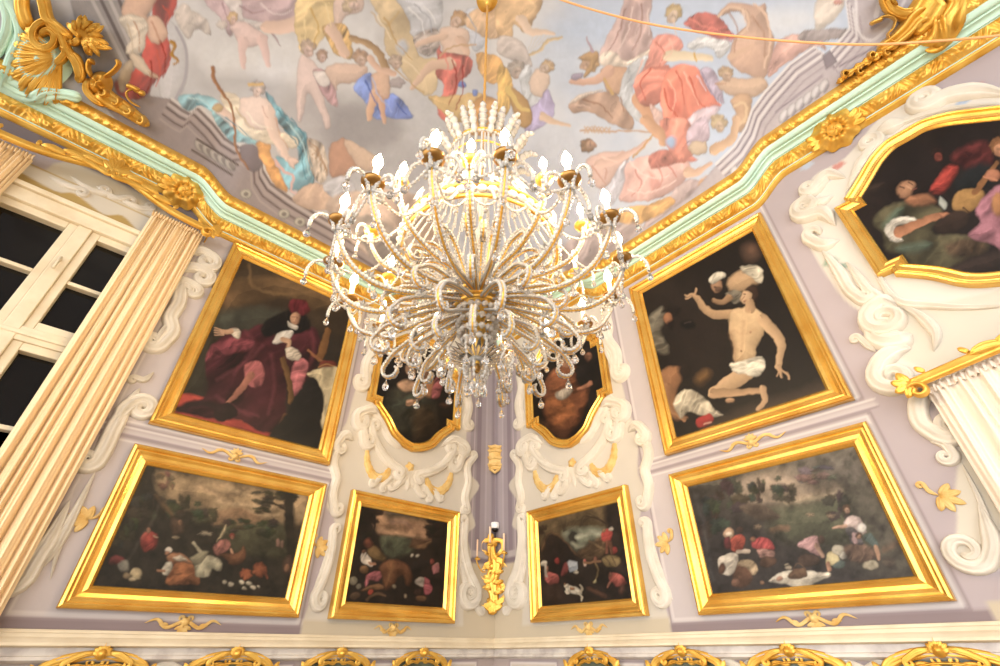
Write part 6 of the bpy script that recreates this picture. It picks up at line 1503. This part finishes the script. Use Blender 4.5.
ribbon('mane', catmull([(90, 78), (88, 90), (96, 100), (108, 106)], 6), 8, .09, GOLD, VM, msk, lobes=3)
ribbon('tail', catmull([(142, 108), (132, 102), (128, 94), (134, 90), (141, 93), (147, 95)], 6), [2.2] * 20 + [4] * 5 + [6] * 6, .05, GOLD, VM2, msk)
ribbon('tail_leaf', catmull([(128, 86), (134, 88), (142, 92)], 5), 5, .06, GOLD, VM2, msk)
for k in range(4): ribbon('mane_curl', curl((104 + k * 12, 90 + k * 9), -.6 if k % 2 else 2.4, 5, 1.0, 1 if k % 2 else -1, 18), 4.6, .10, GOLD, VM2, msk)
fig = empty('gilded_figure', VM(905, 40, 0), 'gilded draped winged figure with curling tail, upper right of the cornice', 'ceiling ornament')
ribbon('torso', catmull([(940, -14), (930, 4), (920, 20), (908, 34)], 6), [20] * 5 + [34] * 8 + [28] * 6, .14, GOLD, VM, fig, lobes=3)
ribbon('leg', catmull([(926, 14), (914, 20), (904, 32), (890, 44), (876, 52)], 6), list(np.linspace(24, 12, 25)), .16, GOLD, VM, fig, lobes=2)
ribbon('leg', catmull([(934, 16), (936, 30), (930, 40), (918, 46)], 6), list(np.linspace(22, 11, 19)), .15, GOLD, VM, fig, lobes=2)
ribbon('drapery', catmull([(952, -10), (956, 6), (948, 20), (938, 34), (926, 44)], 6), 22, .10, GOLD, VM, fig, lobes=5)
ribbon('drapery', catmull([(968, -20), (966, -2), (958, 16), (946, 30)], 6), 9, .08, GOLD, VM, fig, lobes=3)
ribbon('wing', catmull([(918, 12), (904, 16), (892, 12), (886, 4), (884, -8)], 6), 14, .12, GOLD, VM, fig, lobes=3)
for k in range(5): leaf('feather', (896 - k * 2, 8 - k * 4), PI + .6 - k * .25, 16, 5, .09, GOLD, VM2, fig)
ribbon('tail', catmull([(873, 25), (878, 20), (886, 18), (893, 22), (891, 30), (886, 36), (890, 43), (898, 44)], 6), 2.6, .06, GOLD, VM2, fig)
ribbon('tail_leaf', catmull([(868, 26), (874, 23), (882, 20)], 5), 4.5, .06, GOLD, VM2, fig)
ap = catmull([(902, 40), (886, 50), (870, 60), (854, 70), (836, 84)], 8)
ribbon('acanthus', ap, 11 - 6 * np.linspace(0, 1, len(ap)) + 2.2 * np.sin(np.arange(len(ap)) * 1.5), .09, GOLD, VM, fig, lobes=3)
for k in range(4): ribbon('acanthus_curl', curl((888 - k * 13, 50 + k * 9), 2.2 if k % 2 else -2.6, 4.6, 1.0, 1 if k % 2 else -1, 18), 4.2, .10, GOLD, VM, fig)

# ------------------------------------------------------------------ loose cable across the vault
cp = []
for (x, y) in catmull([(530, -14), (562, 0), (612, 15), (661, 26), (725, 35), (800, 42), (870, 44.5), (937, 41), (985, 37), (1008, 34)], 6):
    P = on_vault(x, y); cp.append(CAM + (P - CAM) * .93)
o = tube('cable', cp, .008, CABLE, None, 8)
tag(o, 'thin orange cable strung across the painted vault, upper right', 'cable')
# ------------------------------------------------------------------ crystal chandelier
AX, AY = 2.475, -2.285
ch = empty('chandelier', (AX, AY, 3.3), 'large crystal chandelier with many lit candle bulbs, hanging on a gilt cord', 'chandelier')
def PR(r, z, t=0.0): return np.array([AX + r * math.cos(t), AY + r * math.sin(t), z])
def ring(name, r, z, w, mat, parent=ch, n=64, bead=None):
    if bead:
        P = [PR(r, z, 2 * PI * i / 240) for i in range(241)]
        return bead_tube(name, P, w, bead, mat, parent)
    V, F = [], []
    for i in range(n):
        t = 2 * PI * i / n
        for j in range(8):
            a = 2 * PI * j / 8
            V.append(PR(r + w * math.cos(a), z + w * math.sin(a), t))
    return mesh_obj(name, V, grid_faces(n, 8, True, True), mat, parent)

def spin(o, n, off=0.0):
    """n copies of a part (with its sub-parts) turned about the chandelier's axis"""
    o.rotation_euler.z = off
    for i in range(1, n):
        c = o.copy(); COL.objects.link(c); c.rotation_euler.z = off + 2 * PI * i / n
        for k in list(o.children):
            d = k.copy(); COL.objects.link(d); d.parent = c
    return o

def drop(name, p, mat, parent, s=1.0):
    prof = [(.0015, 0), (.004, -.004), (.002, -.008), (.006, -.014), (.0125, -.026), (.0145, -.036), (.011, -.045), (.003, -.051)]
    return lathe(name, [(a * s, b * s) for a, b in prof], mat, parent, 6, tuple(p), smooth=False)

def bulb_prof(s=1.0): return [(.007 * s, 0), (.011 * s, .008 * s), (.0145 * s, .02 * s), (.012 * s, .034 * s), (.006 * s, .048 * s), (.0015 * s, .062 * s)]
PAN = [(.006, -.03), (.011, -.026), (.013, -.018), (.022, -.014), (.034, -.016), (.046, -.010), (.056, .002), (.059, .010), (.056, .011), (.044, .002), (.03, -.004), (.016, -.002), (.015, .012)]

def star(name, c, R, n, mat, parent, depth=.012, tilt=None):
    """cut-crystal flower"""
    e1, e2, e3 = tilt
    V = [c + e3 * depth]; m = n * 2
    for i in range(m):
        r = R if i % 2 == 0 else R * .45
        V.append(c + r * (math.cos(2 * PI * i / m) * e1 + math.sin(2 * PI * i / m) * e2))
    V.append(c - e3 * depth)
    F = [(0, 1 + i, 1 + (i + 1) % m) for i in range(m)] + [(m + 1, 1 + (i + 1) % m, 1 + i) for i in range(m)]
    return mesh_obj(name, V, F, mat, parent, smooth=False)

EX, EY, EZ = np.eye(3)
def make_arm(name, path, rc, zc, pan_mat, sc, rich):
    P = catmull([PR(r, z) for r, z in path], 8)
    arm = tube(name, P + np.array([0, 0, -.001]), .0055, GOLD, ch, 6)
    for sy in (-1, 1):
        bead_tube('crystal_beading', P + np.array([0, sy * .008, .003]), .0095, .0165, CRYSTALW, arm, 5, lo=.5)
    top = PR(rc, zc)
    lathe('drip_pan', [(a * sc * .78, b * sc * .78) for a, b in PAN], pan_mat, arm, 18, tuple(top))
    lathe('candle_sleeve', [(.0115 * sc, .0), (.0125 * sc, .01), (.0115 * sc, .10 * sc), (.006 * sc, .105 * sc)], CANDLE, arm, 10, tuple(top))
    lathe('lit_bulb', bulb_prof(sc * 1.4), BULB, arm, 10, tuple(top + EZ * .103 * sc))
    # curling crystal sprays round the cup, each with a hanging drop
    dirs = ((1, 0), (-.15, 1), (-.15, -1)) if rich else ((.7, .7), (.7, -.7))
    for dx, dy in dirs:
        q = []
        for k in range(15):
            t = k / 14
            a = PI * 1.15 * t
            q.append(top + np.array([0, 0, -.055]) + np.array([dx, dy, 0]) * (.012 + .040 * (1 - math.cos(a)) + .012 * t) * sc + EZ * (.066 * math.sin(a)) * sc)
        bead_tube('crystal_spray', q, .0095 * sc, .015, CRYSTALW, arm, 5, lo=.5)
        drop('crystal_drop', q[-1] + EZ * -.004, CRYSTAL, arm, 1.0 * sc)
    if rich:
        q = [top + np.array([-.03 + .02 * math.cos(a), .03 * math.sin(a), -.05 + .02 * math.sin(2 * a)]) for a in np.linspace(0, 5.5, 16)]
        bead_tube('crystal_spray', q, .009, .015, CRYSTALW, arm, 5, lo=.5)
        m = P[len(P) // 2]
        drop('crystal_drop', m + np.array([0, 0, -.018]), CRYSTAL, arm, 1.05)
        m2 = P[int(len(P) * .76)]
        drop('crystal_drop', m2 + np.array([0, 0, -.018]), CRYSTAL, arm, .95)
        drop('crystal_drop', P[int(len(P) * .3)] + np.array([0, 0, -.018]), CRYSTAL, arm, .9)
        star('crystal_flower', P[int(len(P) * .55)] + np.array([0, 0, .03]), .038, 7, CRYSTALW, arm, .012, (EX, EY, EZ))
        # swag to the next candle, a drop at its middle
        nx = PR(rc, zc - .03, 2 * PI / 16); a0 = top + EZ * -.03
        q = [a0 + (nx - a0) * t + EZ * (-.085 * math.sin(PI * t)) for t in np.linspace(0, 1, 17)]
        bead_tube('bead_swag', q, .0075, .018, CRYSTALW, arm, 5, lo=.25)
        drop('crystal_drop', q[8] + EZ * -.006, CRYSTAL, arm, 1.0)
        # bead swag up to the hoop
        a, b = top + np.array([-.03, 0, -.02]), PR(.39, 3.62)
        q = [a + (b - a) * t + EZ * (-.10 * math.sin(PI * t)) for t in np.linspace(0, 1, 16)]
        bead_tube('bead_swag', q, .008, .019, CRYSTALW, arm, 5, lo=.2)
    return arm

arm = make_arm('arm', [(.085, 3.33), (.19, 3.285), (.33, 3.225), (.47, 3.205), (.58, 3.255), (.645, 3.35), (.667, 3.425)], .667, 3.45, BRONZE, 1.0, True)
spin(arm, 16, math.radians(-9))
arm2 = make_arm('upper_arm', [(.08, 3.37), (.18, 3.40), (.32, 3.395), (.44, 3.44), (.505, 3.53), (.52, 3.61)], .52, 3.63, GOLD, .86, False)
spin(arm2, 10, math.radians(-44))

# cord, stem and hubs
zc = float(vault_z(AX, AY))
P = [PR(0, z) + np.array([.0012 * math.sin(z * 60), .0012 * math.cos(z * 60), 0]) for z in np.linspace(4.3, zc - .02, 200)]
tube('suspension_cord', P, .0095, CORD, ch, 8)
lathe('ceiling_rose', [(.01, zc - .09), (.03, zc - .07), (.05, zc - .03), (.09, zc - .015), (.1, zc + .01)], GOLD, ch, 24, (AX, AY, 0))
lathe('stem', [(.012, 4.46), (.02, 4.42), (.009, 4.36), (.009, 3.62), (.02, 3.58), (.028, 3.52), (.018, 3.46), (.03, 3.43), (.075, 3.40), (.08, 3.37), (.05, 3.35), (.07, 3.33), (.075, 3.29), (.04, 3.26),
               (.03, 3.2), (.04, 3.15), (.03, 3.10), (.02, 3.05), (.015, 3.0), (.012, 2.95)], GOLD, ch, 24, (AX, AY, 0))
for r, z in ((.11, 3.405), (.118, 3.33), (.105, 3.275)): ring('hub_ring', r, z, .008, GOLD)
for r, z in ((.075, 3.14), (.06, 3.10), (.05, 3.5), (.10, 3.24), (.085, 3.19)): ring('crystal_collar', r, z, .016, CRYSTALW, bead=.03)
for z0, z1 in ((3.62, 3.86), (3.9, 4.2)):
    zz = np.linspace(z0, z1, 14)
    lathe('crystal_baluster', [(.010 + .030 * math.sin(PI * (z - z0) / (z1 - z0)) ** 1.5 * (.8 + .2 * math.cos(40 * z)), z) for z in zz], CRYSTALW, ch, 10, (AX, AY, 0), smooth=False)
# crown
ring('crown_ring', .194, 4.425, .008, GOLD); ring('crown_ring', .196, 4.30, .006, GOLD)
ring('crown_beads', .198, 4.40, .010, CRYSTALW, bead=.022)
n = 14
t = np.linspace(0, 1, 40)
q = np.array([PR(.19 + .085 * k ** 1.2, 4.43 + .13 * k) for k in t])
R = (.008 + .022 * np.sin(PI * np.clip(t * .8 + .15, 0, 1)) ** .8) * (.6 + .4 * np.abs(np.sin(t * PI * 5)))
spin(tube('crown_leaf', q, R, CRYSTALW, ch, 7), n, .2)
q = np.array([PR(.20 + .13 * k, 4.38 + .11 * math.sin(PI * .7 * k)) for k in t])
spin(tube('crown_leaf', q, R * .8, CRYSTALW, ch, 7), n, .2 + PI / n)
# strands from crown to hoop
q = [PR(.192 + .19 * k ** 2.0, 4.41 - .74 * k) for k in np.linspace(0, 1, 30)]
spin(bead_tube('bead_strand', q, .0078, .0175, CRYSTALW, ch, 5, lo=.3), 34, .03)
q = [PR(.185 + .02 * k, 4.40 - .42 * k) for k in np.linspace(0, 1, 16)]
spin(bead_tube('short_strand', q, .0065, .016, CRYSTALW, ch, 5, lo=.3), 26, .1)
# hoop
ring('hoop', .385, 3.595, .009, GOLD, n=96); ring('hoop', .388, 3.675, .008, GOLD, n=96)
ring('hoop_beads', .390, 3.635, .021, CRYSTALW, bead=.045)
for k in range(1):
    c = PR(.395, 3.72)
    spin(star('hoop_flower', c, .045, 6, CRYSTALW, ch, .014, (EY, EZ, EX)), 20, .1)
q = [PR(.392, 3.58) + np.array([0, (k - .5) * .12, -.055 * math.sin(PI * k)]) for k in np.linspace(0, 1, 14)]
sw = bead_tube('hoop_swag', q, .0075, .017, CRYSTALW, ch, 5, lo=.3)
drop('crystal_drop', PR(.392, 3.522), CRYSTAL, sw, .9)
spin(sw, 20, 0)
# scrolls rising inside the hoop
def gold_scroll(name, pts, curlR, turns, sgn, parent=ch, r=.0058):
    B = catmull(pts, 7)
    d = B[-1] - B[-2]
    C_ = curl(B[-1], math.atan2(d[1], d[0]), curlR, turns, sgn, 20, .3)
    Q = np.array(list(B) + C_)
    P3 = np.array([PR(a, b) for a, b in Q])
    o = tube(name, P3, r, GOLD, parent, 6)
    for sy in (-1, 1): bead_tube('crystal_beading', P3 + np.array([0, sy * .007, .002]), .0085, .015, CRYSTALW, o, 5, lo=.5)
    return o, P3
o, P3 = gold_scroll('inner_scroll', [(.09, 3.37), (.12, 3.46), (.16, 3.56), (.22, 3.61)], .055, .95, -1)
drop('crystal_drop', P3[-1] + EZ * -.01, CRYSTAL, o, 1.0)
spin(o, 12, .15)
o, P3 = gold_scroll('inner_scroll', [(.10, 3.36), (.18, 3.44), (.26, 3.49), (.33, 3.485)], .045, .9, -1)
drop('crystal_drop', P3[-1] + EZ * -.01, CRYSTAL, o, 1.0)
spin(o, 12, .15 + PI / 12)
# lower basket of scrolls with drops
o, P3 = gold_scroll('basket_scroll', [(.09, 3.28), (.24, 3.21), (.38, 3.12), (.43, 3.05)], .05, .75, -1)
drop('crystal_drop', P3[len(P3) - 14] + EZ * -.01, CRYSTAL, o, 1.05); drop('crystal_drop', P3[-1] + EZ * -.008, CRYSTAL, o, .9)
star('crystal_flower', P3[10] + EZ * .02, .034, 7, CRYSTALW, o, .012, (EX, EY, EZ))
spin(o, 12, .05)
o, P3 = gold_scroll('basket_scroll', [(.08, 3.22), (.18, 3.15), (.27, 3.08), (.29, 3.02)], .04, .7, -1, r=.005)
drop('crystal_drop', P3[len(P3) - 14] + EZ * -.01, CRYSTAL, o, 1.05); drop('crystal_drop', P3[-1] + EZ * -.008, CRYSTAL, o, .9)
spin(o, 12, .05 + PI / 12)
o, P3 = gold_scroll('basket_scroll', [(.10, 3.31), (.22, 3.30), (.34, 3.27), (.42, 3.20)], .05, .8, -1)
drop('crystal_drop', P3[-1] + EZ * -.01, CRYSTAL, o, 1.0); star('crystal_flower', P3[8] + EZ * .02, .04, 8, CRYSTALW, o, .012, (EX, EY, EZ))
spin(o, 12, .3)
# crystal rosette and tail
o = lathe('bottom_rosette', [(.012, 3.0), (.03, 2.995), (.035, 3.01), (.015, 3.03)], CRYSTALW, ch, 18, (AX, AY, 0))
sp = np.array([PR(.02 + .11 * k, 3.02 - .01 * k + .03 * k * k) for k in np.linspace(0, 1, 12)])
spin(tube('rosette_spike', sp, .012 * np.sin(np.linspace(.35, PI - .05, 12)), CRYSTAL, ch, 5), 22, 0)
lathe('bottom_knob', [(.004, 2.945), (.016, 2.955), (.021, 2.97), (.016, 2.985), (.01, 2.99)], BRONZE, ch, 16, (AX, AY, 0))
q = [PR(.035 + .02 * math.sin(PI * k), 3.0 - .085 * k) for k in np.linspace(0, 1, 12)]
o = bead_tube('tail_strand', q, .009, .02, CRYSTALW, ch, 5, lo=.35); drop('crystal_drop', q[-1], CRYSTAL, o, 1.25)
spin(o, 6, .2)
q = [PR(.14 + .02 * math.sin(PI * k), 3.03 - .07 * k) for k in np.linspace(0, 1, 8)]
o = bead_tube('tail_strand', q, .008, .018, CRYSTALW, ch, 5, lo=.35); drop('crystal_drop', q[-1], CRYSTAL, o, 1.1)
spin(o, 12, .1)
# ------------------------------------------------------------------ camera, daylight, exposure
cam = bpy.data.cameras.new('camera'); co = bpy.data.objects.new('camera', cam); COL.objects.link(co)
from mathutils import Matrix
cam.sensor_width = 36; cam.lens = 36 * FPX / 1000; cam.clip_start = .05
M_ = Matrix(((_r[0], _u[0], -_f[0], CAM[0]), (_r[1], _u[1], -_f[1], CAM[1]), (_r[2], _u[2], -_f[2], CAM[2]), (0, 0, 0, 1)))
co.matrix_world = M_
scene.camera = co

w = bpy.data.worlds.new('daylight'); scene.world = w; w.use_nodes = True
nt = w.node_tree; bg = nt.nodes['Background']
tc = nt.nodes.new('ShaderNodeTexCoord'); sx = nt.nodes.new('ShaderNodeSeparateXYZ'); nt.links.new(tc.outputs['Generated'], sx.inputs[0])
# tall windows on the open side: the sky is brightest towards -Y, dim elsewhere
vm = nt.nodes.new('ShaderNodeVectorMath'); vm.operation = 'DOT_PRODUCT'; vm.inputs[1].default_value = (.42, -.90, .10)
nt.links.new(tc.outputs['Generated'], vm.inputs[0])
mr = nt.nodes.new('ShaderNodeMapRange'); mr.interpolation_type = 'SMOOTHSTEP'
mr.inputs[1].default_value = .35; mr.inputs[2].default_value = 1.0; mr.inputs[3].default_value = .62; mr.inputs[4].default_value = 4.4
nt.links.new(vm.outputs['Value'], mr.inputs[0])
bg.inputs['Color'].default_value = (1.0, .985, .965, 1)
mu = nt.nodes.new('ShaderNodeMath'); mu.operation = 'MULTIPLY'; mu.inputs[1].default_value = WORLD
nt.links.new(mr.outputs[0], mu.inputs[0]); nt.links.new(mu.outputs[0], bg.inputs['Strength'])
vs = scene.view_settings
vs.view_transform = 'Standard'; vs.look = 'None'; vs.gamma = 1; vs.exposure = EXPOSURE
vs.use_curve_mapping = False
scene.cycles.use_denoising = True
scene.cycles.max_bounces = 9; scene.cycles.diffuse_bounces = 4; scene.cycles.glossy_bounces = 3; scene.cycles.transmission_bounces = 7
scene.cycles.sample_clamp_indirect = 6
scene.cycles.caustics_reflective = False; scene.cycles.caustics_refractive = False
